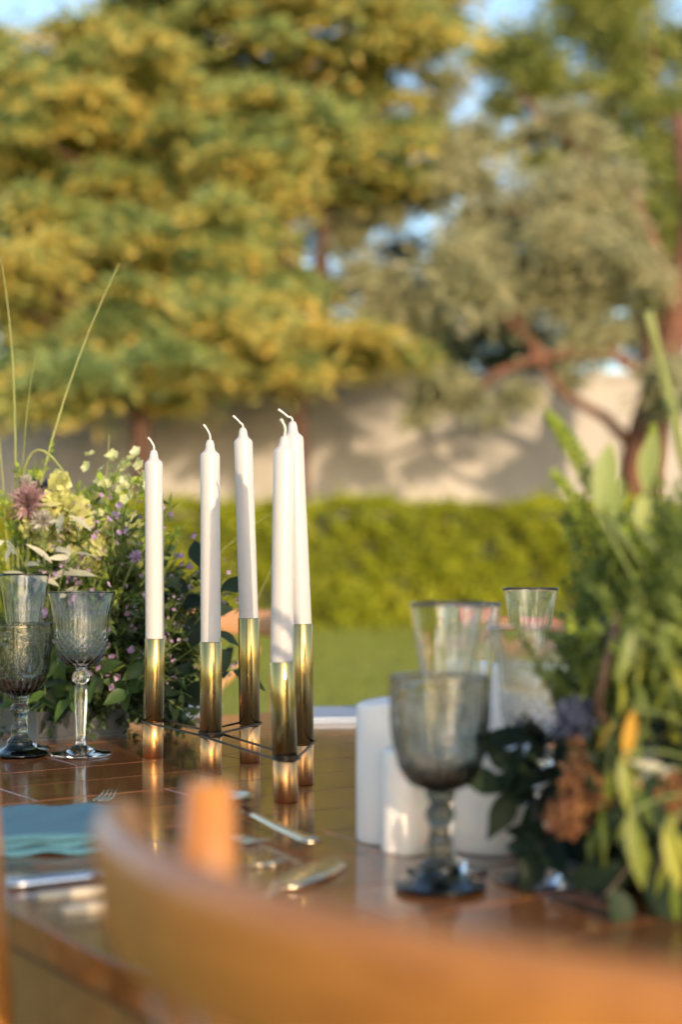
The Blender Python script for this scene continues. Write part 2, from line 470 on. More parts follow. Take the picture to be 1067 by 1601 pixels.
# big spreading grey-green tree at the right: leaning red trunk, long low limbs
tb = Vector((at(990, 760, 22).x, 22.0, 0))
def rel(px, py, D, r): 
    p = at(px, py, D) - tb
    return (p.x, p.y, p.z, r)
trunk = [(-.1, 0, 0, .36), rel(1004, 720, 22, .32), rel(1036, 600, 22, .28), rel(1064, 480, 22, .20), rel(1085, 330, 22.3, .16), rel(1060, 180, 22.4, .10)]
limbs = [[rel(1036, 600, 22, .12), rel(950, 550, 21.8, .09), rel(850, 556, 21.6, .07), rel(770, 585, 21.5, .045), rel(740, 625, 21.5, .03)],
         [rel(1004, 715, 22, .10), rel(950, 655, 21.8, .08), rel(885, 618, 21.6, .06), rel(840, 560, 21.6, .05), rel(800, 470, 21.6, .03)],
         [rel(1062, 480, 22, .14), rel(960, 380, 22, .11), rel(860, 330, 22, .08), rel(760, 330, 22, .04)],
         [rel(1060, 470, 22, .10), rel(990, 300, 22.2, .08), rel(860, 200, 22.3, .06), rel(810, 140, 22.4, .03)],
         [rel(850, 552, 21.6, .06), rel(760, 470, 21.8, .05), rel(650, 420, 22, .03)]]
r_ = random.Random(5); cl = []
for (px, py, D0, s, nn) in [(700, 330, 21.8, .75, 2), (790, 300, 22, .8, 2), (870, 330, 22, .7, 2), (640, 420, 22, .75, 2), (740, 420, 21.5, .85, 3), (840, 430, 21.6, .8, 3),
                            (930, 420, 22, .65, 2), (620, 500, 22.2, .7, 2), (700, 510, 21.6, .75, 2), (790, 510, 21.5, .7, 2), (880, 500, 21.8, .55, 2), (600, 560, 22.4, .45, 1),
                            (690, 590, 21.5, .5, 2), (650, 630, 21.6, .33, 1), (730, 640, 21.5, .33, 1), (790, 600, 21.5, .4, 1), (820, 625, 21.4, .3, 1), (760, 240, 22.2, .6, 2),
                            (660, 250, 22.6, .6, 1), (590, 400, 22.8, .5, 1), (960, 480, 22.2, .4, 1), (930, 570, 21.6, .28, 1), (970, 545, 21.4, .35, 2), (900, 560, 21.3, .3, 2), (1000, 600, 21.2, .3, 2), (1040, 540, 21.2, .4, 2), (880, 610, 21.3, .25, 1), (1060, 430, 21.2, .5, 2), (720, 180, 22.8, .55, 1), (650, 310, 22.4, .4, 2), (610, 345, 22.6, .35, 2), (560, 330, 23.2, .35, 2), (690, 130, 23.2, .4, 2), (640, 200, 23, .4, 1), (700, 270, 22.4, .4, 1), (1000, 560, 21.0, .35, 2), (960, 600, 21.0, .28, 2), (1060, 590, 21.0, .4, 2), (940, 640, 21.0, .2, 1), (960, 400, 21.2, .6, 2), (1010, 330, 21.2, .55, 2), (1050, 250, 21.4, .6, 2), (940, 300, 21.4, .6, 2), (900, 210, 21.8, .5, 1), (1010, 430, 21.2, .4, 1), (830, 180, 22.4, .5, 1), (880, 380, 21.3, .6, 2)]:
    for q in range(nn + 1):
        p = at(px + r_.uniform(-45, 45), py + r_.uniform(-38, 38), D0 + r_.uniform(-.5, .6)) - tb
        if mnoise.noise(Vector((p.x * .9 + 5, p.y * .3, p.z * .9))) < -.24: continue
        s2 = s * r_.uniform(.4, .9)
        cl.append((tuple(p), (s2, s2, s2 * .85), 900 * s2 / .6))
tree('spreading_tree', 'grey green spreading tree with a leaning red brown trunk at the right', tb, trunk, limbs, cl, M['bark_red'], M['leaf_olive'], .15, .045, .35, .5)
# bright green tree, upper right
tb = Vector((at(1010, 700, 26).x, 26.0, 0)); cl = []
for (px, py, s) in [(850, 60, .8), (800, 120, .6), (830, 200, .6), (930, 40, .9), (1010, 60, 1.0), (880, 150, .7), (1000, 150, .9), (1060, 200, .9), (960, 230, .9), (900, 260, .8), (1040, 290, .9), (990, 330, .8), (1060, 380, .8),
                    (1010, 420, .75), (1050, 440, .7), (960, 120, .6), (1080, 100, 1.0), (940, 330, .6), (1120, 300, 1.0), (1000, -40, 1.1), (900, -50, 1.0)]:
    for q in range(4):
        p = at(px + r_.uniform(-55, 55), py + r_.uniform(-50, 50), 26 + r_.uniform(-1, 1)) - tb
        s2 = s * r_.uniform(.5, .8)
        cl.append((tuple(p), (s2, s2, s2 * .8), 620 * s2 / .6))
tree('tall_tree', 'bright yellow green tree rising behind the spreading tree at the right', tb,
     [(0, 0, 0, .3), (.1, 0, 4, .24), (.2, 0, 8, .14), (.1, 0, 10.5, .05)], [[(.1, 0, 4.6, .12), (-.8, 0, 6.5, .08), (-1.4, 0, 8.3, .03)], [(.2, 0, 5.6, .1), (.9, .2, 7.4, .06), (1.3, 0, 9, .03)]],
     cl, M['bark'], M['leaf_pine'], .17, .05, .3, .2)
# pale green tree at far left, further back
tb = Vector((at(40, 700, 30).x, 30.0, 0)); cl = []
for (px, py, s) in [(60, 130, 1.2), (150, 60, 1.0), (230, 40, 1.0), (20, 100, .9), (130, 200, 1.1), (10, 230, 1.3), (90, 290, 1.2), (20, 350, 1.2), (150, 110, .8), (-60, 200, 1.4), (120, 380, 1.2), (0, 470, 1.2), (100, 470, 1.2), (-50, 90, 1.1), (200, 290, 1.1), (60, 560, 1.1), (190, 60, .7)]:
    for q in range(2):
        p = at(px + r_.uniform(-30, 30), py + r_.uniform(-30, 30), 30 + r_.uniform(-1, 1)) - tb
        s2 = s * r_.uniform(.5, .8)
        cl.append((tuple(p), (s2, s2, s2 * .8), 800 * s2 / .7))
tree('tall_tree', 'pale green bushy tree far back at the left edge', tb,
     [(0, 0, 0, .3), (0, 0, 4, .22), (0, 0, 9, .05)], [[(0, 0, 4, .12), (1, 0, 6.5, .08), (1.6, 0, 8, .03)], [(0, 0, 5, .1), (-1, .2, 7.4, .06), (-1.3, 0, 9, .03)]],
     cl, M['bark'], M['leaf_pine'], .2, .08, .3, .1)
# dark trees beyond the wall
for i, (px, py0, wd, lab) in enumerate([(500, 130, 2.6, 'dark green tree beyond the wall, between the tiered tree and the grey green one'),
                                        (250, 60, 3.0, 'dark green tree beyond the wall, behind the left tiered tree'),
                                        (840, 300, 2.8, 'dark green tree beyond the wall, behind the spreading tree')]):
    tb = Vector((at(px, 700, 31).x, 31.0 + i, 0)); cl = []
    top = at(px, py0, 31).z
    for q in range(70):
        zz = 3.0 + (top - 3.0) * r_.random() ** .9
        k = (zz - 3) / (top - 3)
        a = r_.random() * 6.28; rr = wd * math.sqrt(r_.random()) * (1 - .6 * k * k)
        s2 = r_.uniform(.45, .85)
        cl.append(((math.cos(a) * rr, math.sin(a) * rr * .7, zz), (s2, s2, s2 * .7), 420 * s2 / .6))
    tree('dark_tree', lab, tb, [(0, 0, 0, .3), (.1, 0, top * .5, .2), (0, 0, top * .95, .04)],
         [[(0, 0, top * .4, .1), (1, 0, top * .6, .06), (1.6, 0, top * .7, .02)], [(0, 0, top * .45, .1), (-1, 0, top * .62, .06), (-1.5, 0, top * .8, .02)]],
         cl, M['bark'], M['leaf_dark'], .2, .08, .3, .1)

# ------------------------------------------------------------------ table
p0 = tab(11, 1422)
farp = tab(522, 1106)
# table frame: origin at the far end of the near-left edge; local x = U, local y = -V
tF = (p0 - farp).dot(V)
corner = p0 - V * tF
TL, TW = 2.45, 1.12
T = empty('dining_table', (corner.x, corner.y, 0), ANG_U)      # local x: across (U), local -y: along V
def tl(x, y, z): return (x, -y, z)
PW = .098; rows = int(TL / PW)
protos = {}
def plank_mesh(L):
    key = round(L, 3)
    if key not in protos:
        b = MB(); b.box((0, 0, 0), (L - .0012, PW - .0012, .022), bev=.0008)
        protos[key] = b.mesh('plank', M['table'])
    return protos[key]
for r in range(rows):
    y = (r + .5) * PW
    cuts = [0, .34, .72, TW] if r % 3 == 0 else ([0, .52, .90, TW] if r % 3 == 1 else [0, .20, .63, TW])
    for a, c in zip(cuts, cuts[1:]):
        o = link('plank', plank_mesh(c - a), T)
        o.location = tl((a + c) / 2, y, TABLE_Z - .011 + rnd.uniform(-.0004, 0))
        o.rotation_euler = (rnd.uniform(-.0012, .0012), rnd.uniform(-.0005, .0005), 0)
LL = rows * PW
M['joint'] = plain('joint', (.07, .035, .018), .6, 0, (.05, .026, .014), 30)
b = MB(); b.box(tl(TW / 2, LL / 2, TABLE_Z - .0165), (TW - .004, LL - .004, .02)); b.build('table_bed', M['joint'], T)
for k, (c, d) in enumerate([((.022, LL / 2), (.022, LL - .06)), ((TW - .022, LL / 2), (.022, LL - .06)), ((TW / 2, .03), (TW - .08, .022)), ((TW / 2, LL - .03), (TW - .08, .022))]):
    b = MB(); b.box(tl(c[0], c[1], TABLE_Z - .061), (d[0], d[1], .066)); b.build('apron', M['apron'], T)
for sx in (.075, TW - .075):
    for sy in (.085, LL - .085):
        b = MB(); b.lathe([(0, 0), (.022, 0), (.03, .3), (.036, TABLE_Z - .03), (0, TABLE_Z - .03)], 4, M=Matrix.Translation(tl(sx, sy, 0)) @ Matrix.Rotation(math.pi / 4, 4, 'Z'), smooth=False)
        b.build('leg', M['apron'], T)
tag(T, 'dark varnished wooden dining table of staggered planks under the candles', 'table')

# ------------------------------------------------------------------ chairs
def make_chair(label, mat, loc, ang, group='wooden chairs round the table', rail=None):
    """local x across the back, local y forward (to the table)"""
    c = empty('wooden_chair', loc, ang)
    hw, sag, HA = .215, .078, 1.08
    def arc(t, extra=0.0):                       # t -1..1
        x = hw * math.sin(t * HA) / math.sin(HA)
        y = -sag * (math.cos(t * HA) - math.cos(HA)) / (1 - math.cos(HA))
        return x, y
    def band(b, z0, z1, th, n=26, crest=0.0):
        vs, fs = [], []
        for i in range(n + 1):
            t = -1 + 2 * i / n
            x, y = arc(t); x2, y2 = arc(t + .01)
            d = Vector((x2 - x, y2 - y, 0)).normalized(); nrm = Vector((d.y, -d.x, 0))
            zz1 = z1 - crest * (1 - t * t) * 0 - (.012 if i in (0, n) else 0); zz0 = z0 + (.012 if i in (0, n) else 0)
            q = Vector((x, y, 0))
            for (o_, zz) in ((.5, zz0 + .006), (.35, zz0), (-.35, zz0), (-.5, zz0 + .006), (-.5, zz1 - .008), (-.3, zz1), (.3, zz1), (.5, zz1 - .008)):
                p = q + nrm * (o_ * th) + Vector((0, 0, zz + .0))
                p.y -= (zz - .80) * .12
                vs.append(p)
        for i in range(n):
            for k in range(8):
                k2 = (k + 1) % 8
                fs.append((i * 8 + k, i * 8 + k2, (i + 1) * 8 + k2, (i + 1) * 8 + k))
        fs.append(tuple(range(7, -1, -1))); fs.append(tuple(n * 8 + k for k in range(8)))
        b.add(vs, fs)
    b = MB(); band(b, .824, .876, .02); b.build('top_rail', rail or mat, c)
    for s in (-1, 1):
        x, y = arc(s * .97)
        b = MB(); b.tube([(x * .955, y + .034, .880), (x * .97, y + .034, .80), (x * .96, y + .05, .62), (x * .93, y + .07, .45), (x * .95, y + .03, .2), (x * .98, y - .03, 0)], [.012, .0175, .0165, .018, .016, .013], 12)
        b.build('post', mat, c)
    for s in (-1, 1):
        b = MB(); b.tube(bez((s * .15, -.03, .80), (s * -.02, -.04, .64), (s * -.155, .055, .455), 10), .011, 8, flat=.7); b.build('cross_slat', mat, c)
    b = MB(); seat = [(0, .44), (.19, .44), (.205, .448), (.205, .462), (.195, .468), (0, .468)]
    b.lathe(seat, 40, lambda t, i, r, z: r * .10 * abs(math.sin(2 * t)) if r > 0 else 0, Matrix.Translation((0, .26, 0))); b.build('seat', mat, c)
    b = MB(); b.lathe([(0, .4685), (.155, .4685), (.155, .471), (0, .474)], 40, None, Matrix.Translation((0, .26, 0))); b.build('seat_panel', M['cane'], c)
    for s in (-1, 1):
        b = MB(); b.tube([(s * .165, .40, .44), (s * .175, .42, .2), (s * .185, .43, 0)], [.018, .016, .012], 12); b.build('leg', mat, c)
    for s in (-1, 1):
        b = MB(); b.tube([(s * .176, .415, .22), (s * .20, .03, .24)], .008, 8); b.build('stretcher', mat, c)
    b = MB(); b.tube([(-.174, .413, .26), (.174, .413, .26)], .008, 8); b.build('stretcher', mat, c)
    tag(c, label, 'chair', group)
    return c
angV = math.atan2(V.y, V.x)
tip = at(242, 1240, .735)
cc = Vector((tip.x, tip.y, 0)) + V * .205 - Vector((U.x, U.y, 0)) * .0
aF = angV + R(6)
cc = Vector((tip.x, tip.y, 0)) + Vector((math.cos(aF), math.sin(aF), 0)) * .205
make_chair('honey coloured bentwood chair in front, its curved back rail across the bottom', M['chair'], (cc.x, cc.y, 0), aF, rail=M['chair_rail'])
pn = at(-26, 1400, .93)
cc2 = Vector((pn.x, pn.y, 0)) - V * .22 - U * .03
make_chair('honey coloured chair of which only one back post shows at the lower left edge', M['chair'], (cc2.x, cc2.y, 0), angV)
pc = at(286, 938, 3.1)
make_chair('pale sunlit chair at the far end of the table behind the candle tubes', M['chair_pale'], (pc.x, pc.y, 0), math.pi + R(-8))
pc = at(905, 967, 2.66)
make_chair('reddish brown chair behind the back clear glass and the right flowers', M['chair_red'], (pc.x, pc.y, 0), math.pi + R(-34))

# ------------------------------------------------------------------ candles in the linked brass tubes
info = [  # base px, base py, top px, top py, candle top px, shoulder py, tip py, wick py, wick px, label
    (238.5, 1183, 242.0, 998, 240.5, 722, 703, 684, 233, 'white taper candle with the lowest wick tip, in the brass tube furthest to the left'),
    (329.5, 1209, 329.5, 1003, 328.5, 709, 687, 664, 320, 'white taper candle standing straight in the second brass tube from the left'),
    (391.0, 1191, 389.0, 966, 380.5, 688, 668, 650, 366, 'white taper candle leaning left in the tall brass tube in the middle'),
    (447.5, 1253, 441.0, 1034, 445.0, 703, 681, 655, 441, 'thick looking white taper candle in the brass tube nearest the camera'),
    (473.0, 1226, 471.0, 975, 458.5, 682, 658, 640, 437, 'white taper candle partly hidden behind the nearest candle'),
]
CD = empty('candle_holder', tab(391, 1205))
orig = CD.location.copy()
bases = []
def axis_frame(a, b_):
    z = (b_ - a).normalized()
    return z.to_track_quat('Z', 'Y').to_matrix()
for (bx, by, tx, ty, cx, sy, ty2, wy, wx, lab) in info:
    base = tab(bx, by); D0 = base.y
    top = at(tx, ty, D0); ctop = at(cx, sy, D0); ctip = at(cx - .3, ty2, D0); wt = at(wx, wy, D0)
    bases.append(base)
    rot = axis_frame(base, top); L = (top - base).length
    Mx = Matrix.Translation(base - orig) @ rot.to_4x4()
    r0, r1 = .01225, .0115
    b = MB(); b.lathe([(r0 - .0008, .0425), (r0, .0432), (r0, L - .0006), (r0 - .0004, L), (r1, L), (r1, L - .02), (r1, .0425), (r0 - .0008, .0425)], 48, M=Mx)
    tb_ = b.build('tube', M['brass'], CD)
    b = MB(); b.lathe([(0, .0), (r0 - .001, .0), (r0 - .0001, .0008), (r0 - .0001, .041), (r0 - .001, .0415), (0, .0415)], 48, M=Mx)
    b.build('tube_foot', M['foot_orange'], tb_)
    # candle
    c = empty('taper_candle', base)
    rot2 = axis_frame(top, ctop); Lc = (ctop - top).length; Ln = (ctip - ctop).length
    Mc = Matrix.Translation(top - base) @ rot2.to_4x4()
    rb, rt = .01115, .01085
    prof = [(0, -.03), (rb, -.03), (rb, 0), (rb, Lc * .3), (rt, Lc * .7), (rt, Lc - .0035), (rt * .95, Lc - .001), (rt * .78, Lc + .001), (rt * .55, Lc + .0032), (rt * .48, Lc + .006), (rt * .42, Lc + Ln * .72), (rt * .30, Lc + Ln * .93), (0, Lc + Ln)]
    b = MB(); b.lathe(prof, 40, M=Mc); body = b.build('wax_body', M['wax'], c)
    pt = Mc @ Vector((0, 0, Lc + Ln - .002)); we = wt - base
    b = MB(); mid = pt.lerp(we, .5) + Vector((.0022, 0, -.001))
    pts = bez(pt, pt + Vector((.0005, 0, .007)), mid, 5) + bez(mid, mid + (we - pt) * .25, we + Vector((-.0012, 0, 0)), 5)[1:]
    b.tube(pts, [.0011] * 7 + [.0012, .0014], 8); b.build('wick', M['wick'], c)
    tag(c, lab, 'candle', 'white taper candles in brass tubes')
def strap(i, j, z=.0421, w=.0004, half=False):
    """flat dark steel band looped round two tubes"""
    a, c = bases[i] - orig, bases[j] - orig
    d = (c - a).normalized(); s = Vector((-d.y, d.x, 0)); r = .0132
    pts = []
    for k in range(13):
        t = math.pi / 2 + math.pi * k / 12
        pts.append(a + d * math.cos(t) * r + s * math.sin(t) * r)
    for k in range(13):
        t = -math.pi / 2 + math.pi * k / 12
        pts.append(c + d * math.cos(t) * r + s * math.sin(t) * r)
    vs, fs = [], []; n = len(pts)
    cen = (a + c) / 2
    for p in pts:
        q = p + Vector((0, 0, z))
        # outward dir
        near = a if (p - a).length < (p - c).length else c
        o_ = (p - near).normalized() * .0007
        vs += [q - o_, q + o_, q + o_ + Vector((0, 0, .0022)), q - o_ + Vector((0, 0, .0022))]
    for k in range(n):
        k2 = (k + 1) % n
        for e in range(4):
            e2 = (e + 1) % 4
            fs.append((k * 4 + e, k * 4 + e2, k2 * 4 + e2, k2 * 4 + e))
    b = MB(); b.add(vs, fs, False); b.build('strap', M['steel_dark'], CD)
strap(0, 1, .0412); strap(1, 2, .0436); strap(1, 3, .0410); strap(3, 4, .0434)
tag(CD, 'five brass tube candle holders of different heights linked by thin dark steel bands', 'candle holder')

# ------------------------------------------------------------------ glasses
def tri(x): x = x % 1.0; return 1 - abs(2 * x - 1)
def smoothprof(pts, n=6):
    """Catmull-Rom through (r,z) points"""
    out = []
    for i in range(len(pts) - 1):
        p0_, p1, p2, p3 = pts[max(i - 1, 0)], pts[i], pts[i + 1], pts[min(i + 2, len(pts) - 1)]
        for k in range(n):
            t = k / n
            out.append(tuple(max(0.0001 if j == 0 else -1, .5 * ((2 * p1[j]) + (-p0_[j] + p2[j]) * t + (2 * p0_[j] - 5 * p1[j] + 4 * p2[j] - p3[j]) * t * t + (-p0_[j] + 3 * p1[j] - 3 * p2[j] + p3[j]) * t ** 3)) for j in range(2)))
    out.append(pts[-1]); return out
def glass(name, label, group, loc, rotz, bowl, bowl_in, stem, foot, mat, disp, sdisp, fdisp, scale=1.0, seg=96, mat2=None):
    g = empty(name, loc, rotz); g.scale = (scale,) * 3
    b = MB(); po = smoothprof(bowl, 8); no = len(po)
    pi_ = smoothprof(bowl_in, 4)
    b.lathe([(0, bowl[0][1])] + po + pi_ + [(0, bowl_in[-1][1])], seg, lambda t, i, r, z: disp(t, r, z) if 2 < i < no - 3 else 0)
    b.build('bowl', mat, g)
    ps = smoothprof(stem, 6)
    ps.reverse()
    b = MB(); b.lathe([(0, stem[-1][1])] + ps + [(0, stem[0][1])], 48, lambda t, i, r, z: sdisp(t, r, z)); b.build('stem', mat2 or mat, g)
    pf = smoothprof(foot, 5)
    pf.reverse()
    b = MB(); b.lathe([(0, foot[-1][1])] + pf + [(0, foot[0][1])], 64, lambda t, i, r, z: fdisp(t, r, z)); b.build('foot', mat2 or mat, g)
    tag(g, label, 'glass', group)
    return g
# cut crystal wine glass, height .1955
cutb = [(.006, .1045), (.016, .1065), (.0245, .113), (.0300, .124), (.0318, .137), (.0325, .150), (.0340, .168), (.0378, .186), (.0408, .1955)]
cuti = [(.0398, .1955), (.0366, .186), (.0327, .168), (.0310, .150), (.0302, .137), (.0280, .125), (.0220, .1155), (.012, .110), (.001, .1085)]
cuts_ = [(.0070, .1042), (.0066, .1015), (.0092, .0985), (.0108, .0935), (.0092, .0885), (.0062, .0855), (.0074, .080), (.0078, .070), (.0068, .050), (.0056, .030), (.0054, .018), (.0070, .0125)]
cutf = [(.0075, .0122), (.013, .0085), (.022, .0052), (.034, .0036), (.0362, .0028), (.0364, .0014), (.0350, .0003)]
def cut_disp(t, r, z):
    a = t / (2 * math.pi) * 10; d = 0
    if z < .150:
        k = min(1, (z - .105) / .008) * min(1, max(0, (.150 - z) / .006)); v = (z - .105) / .019
        d -= .0011 * k * (1 - 2 * abs(tri(a + v) - .5)) ** 2
        d -= .0011 * k * (1 - 2 * abs(tri(a - v) - .5)) ** 2
    if .138 < z < .186:
        k = min(1, (z - .138) / .01)
        p = tri(a * 2) ; wd = max(0, (.186 - z) / .048) * (.9 if int(a * 2) % 2 else .6)
        d -= .0009 * k * max(0, 1 - abs(p - .5) / (.5 * wd + .02)) 
    return d
def flute8(t, r, z): return -.0007 * tri(t / (2 * math.pi) * 10) if r > .003 else 0
def rays16(t, r, z): return 0
gp = tab(126, 1181)
glass('wine_glass', 'clear cut crystal wine glass beside the left flowers', 'cut crystal wine glasses', gp, .3, cutb, cuti, cuts_, cutf, M['crystal'], cut_disp, flute8, rays16, seg=168)
gp = tab(846, 1376)
glass('wine_glass', 'clear cut crystal wine glass half hidden by the right flowers', 'cut crystal wine glasses', gp, .9, cutb, cuti, cuts_, cutf, M['crystal'], cut_disp, flute8, rays16, scale=.955, seg=168)
# flared champagne glass, height .212
flb = [(.007, .088), (.0135, .092), (.0175, .102), (.0190, .118), (.0205, .140), (.0230, .165), (.0268, .192), (.0298, .212)]
fli = [(.0288, .212), (.0256, .192), (.0216, .165), (.0190, .140), (.0172, .118), (.0150, .104), (.010, .0965), (.001, .095)]
fls = [(.0075, .0876), (.0068, .084), (.0086, .080), (.0072, .075), (.0056, .066), (.0050, .045), (.0050, .022), (.0070, .0115)]
flf = [(.0075, .0112), (.013, .0078), (.022, .005), (.031, .0034), (.0322, .0026), (.0324, .0013), (.031, .0003)]
def panel_disp(t, r, z):
    return -.0009 * (1 - 2 * abs(tri(t / (2 * math.pi) * 8) - .5)) * min(1, max(0, (.196 - z) / .02)) * min(1, max(0, (z - .09) / .01))
for (px, py, lab, rz, sc) in [(36, 1173, 'clear flared champagne glass behind the left smoked goblet', .1, 1.02), (700, 1360, 'clear flared champagne glass standing right behind the smoked goblet', .5, .96),
                              (735, 1312, 'clear flared champagne glass overlapped by the one behind the smoked goblet', .2, .94), (831, 1176, 'clear flared champagne glass furthest back, in front of the red brown chair', .7, .94)]:
    g = glass('champagne_glass', lab, 'flared champagne glasses', tab(px, py), rz, flb, fli, fls, flf, M['crystal'], panel_disp, flute8, rays16, scale=sc, seg=120)
    if 'furthest' in lab: g.scale = (sc * 1.22, sc * 1.22, sc)
# smoked pressed goblet, height .160
gob = [(.009, .0735), (.0165, .0760), (.0245, .0820), (.0310, .0930), (.0350, .1080), (.0370, .1250), (.0380, .1430), (.0388, .1550), (.0386, .1605)]
goi = [(.0362, .1605), (.0357, .1500), (.0344, .1330), (.0324, .1150), (.0288, .0985), (.0230, .0890), (.0150, .0825), (.001, .0805)]
gos = [(.0105, .0732), (.0112, .0705), (.0090, .0675), (.0072, .0640), (.0100, .0600), (.0112, .0555), (.0085, .0505), (.0068, .0450), (.0080, .0380), (.0098, .0330), (.0090, .0280), (.0110, .0225), (.0150, .0180)]
gof = [(.0150, .0178), (.0165, .0130), (.0215, .0085), (.0300, .0058), (.0340, .0048), (.0348, .0030), (.0335, .0004)]
def emboss_deep(t, r, z): return emboss(t, r, z) * 1.7
def emboss(t, r, z):
    a = (t / (2 * math.pi) * 6) % 1.0; d = 0
    u = (a - .5) * 2 * math.pi * r / 6                    # metres across from the medallion centre
    zc = .119
    e = math.hypot(u / .0115, (z - zc) / .0185)
    d += .0008 * math.exp(-((e - 1.0) / .18) ** 2) + .0004 * math.exp(-((e - .58) / .16) ** 2) + .0002 * math.exp(-(e / .25) ** 2)
    e2 = math.hypot(u / .0105, (z - .1465) / .0042)       # crown over the medallion
    d += .0008 * math.exp(-((e2 - .8) / .3) ** 2) * (.6 + .4 * math.cos(u * 2200))
    ue = abs(u) - .0150                                    # columns of beads between medallions
    if z > .09: d += .0006 * math.exp(-(ue / .0022) ** 2) * (.5 + .5 * math.cos(z * 900)) * min(1, max(0, (.152 - z) / .003))
    if z < .095: d += .0010 * (.5 + .5 * math.cos(t * 24)) * min(1, (z - .0755) / .004) * min(1, max(0, (.098 - z) / .006))
    return d
def ribs(t, r, z): return .0006 * math.cos(t * 12) if r > .003 else 0
def footrib(t, r, z): return 0
gl = tab(30, 1182)
glass('goblet', 'smoked grey pressed glass goblet at the left edge', 'smoked glass goblets', gl, .55, gob, goi, gos, gof, M['smoke'], emboss_deep, ribs, footrib, scale=.98, seg=240)
gr = tab(689, 1390)
glass('goblet', 'large smoked grey goblet standing before the white pillar candles', 'smoked glass goblets', gr, .2, gob, goi, gos, gof, M['smoke'], emboss, ribs, footrib, scale=.955, seg=240)

# ------------------------------------------------------------------ pillar candles
def pillar(px, py, r, h, lab, slope=0.0):
    base = tab(px, py)
    c = empty('pillar_candle', base)
    rr = random.Random(int(px))
    ph = rr.random() * 6
    b = MB(); b.lathe([(0, 0), (r * .97, 0), (r, .002), (r * 1.0, h * .5), (r * .995, h - .004), (r * .97, h - .001), (r * .9, h), (r * .6, h - .002), (r * .25, h - .004), (0, h - .005)], 48,
            lambda t, i, r_, z: r_ * .012 * math.sin(2 * t + ph))
    for i, p in enumerate(b.v):
        if p[2] > h * .7: b.v[i] = (p[0], p[1], p[2] + slope * p[0])
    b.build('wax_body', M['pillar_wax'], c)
    b = MB(); b.tube([(0, 0, h - .006), (.0005, 0, h + .003), (.002, .001, h + .009)], .0011, 6); b.build('wick', M['wick'], c)
    tag(c, lab, 'candle', 'white pillar candles behind the smoked goblet')
pillar(612, 1312, .030, .118, 'tall white pillar candle left of the smoked goblet', .12)
pillar(636, 1330, .0205, .083, 'slim short white pillar candle seen beside the goblet stem')
pillar(772, 1322, .044, .084, 'broad white pillar candle right of the goblet stem under the dark leaves')
pillar(790, 1262, .034, .135, 'tall white pillar candle at the back between glasses and right flowers', -.05)

# ------------------------------------------------------------------ napkin, cutlery, cards
nb = tab(84, 1308)
nk = empty('napkin', nb, R(8))
for k, (dx, dy, sx, sy, z) in enumerate([(0, 0, .125, .17, .0015), (.002, .004, .119, .162, .0065), (.0, .0, .121, .158, .0115)]):
    vs, fs = [], []; nx, ny = 16, 18
    for s in (0, 1):
        for i in range(nx + 1):
            for j in range(ny + 1):
                x = (i / nx - .5) * sx + dx; y = (j / ny - .5) * sy + dy
                edge = min(i, nx - i, j, ny - j)
                w_ = .0012 * math.sin(i * .9 + k * 2) * math.cos(j * .6 + k) + (.0007 * math.sin(i * 1.1 + k) if j < 2 else 0)
                zz = z + max(-.001, w_) + (.0042 if s else 0) - (.0016 * s if edge == 0 else 0)
                vs.append((x, y + (.003 * math.sin(i * 1.1 + k) if j in (0,) else 0), max(.0004, zz)))
    m_ = (nx + 1) * (ny + 1)
    for i in range(nx):
        for j in range(ny):
            a = i * (ny + 1) + j
            fs.append((m_ + a, m_ + a + ny + 1, m_ + a + ny + 2, m_ + a + 1)); fs.append((a, a + 1, a + ny + 2, a + ny + 1))
    ring = [i * (ny + 1) for i in range(nx + 1)] + [nx * (ny + 1) + j for j in range(1, ny + 1)] + [i * (ny + 1) + ny for i in range(nx - 1, -1, -1)] + [j for j in range(ny - 1, 0, -1)]
    for a, c in zip(ring, ring[1:] + ring[:1]): fs.append((a, c, m_ + c, m_ + a))
    b = MB(); b.add(vs, fs); b.build('fold', M['napkin'], nk)
tag(nk, 'folded teal cloth napkin near the left edge of the table', 'napkin')

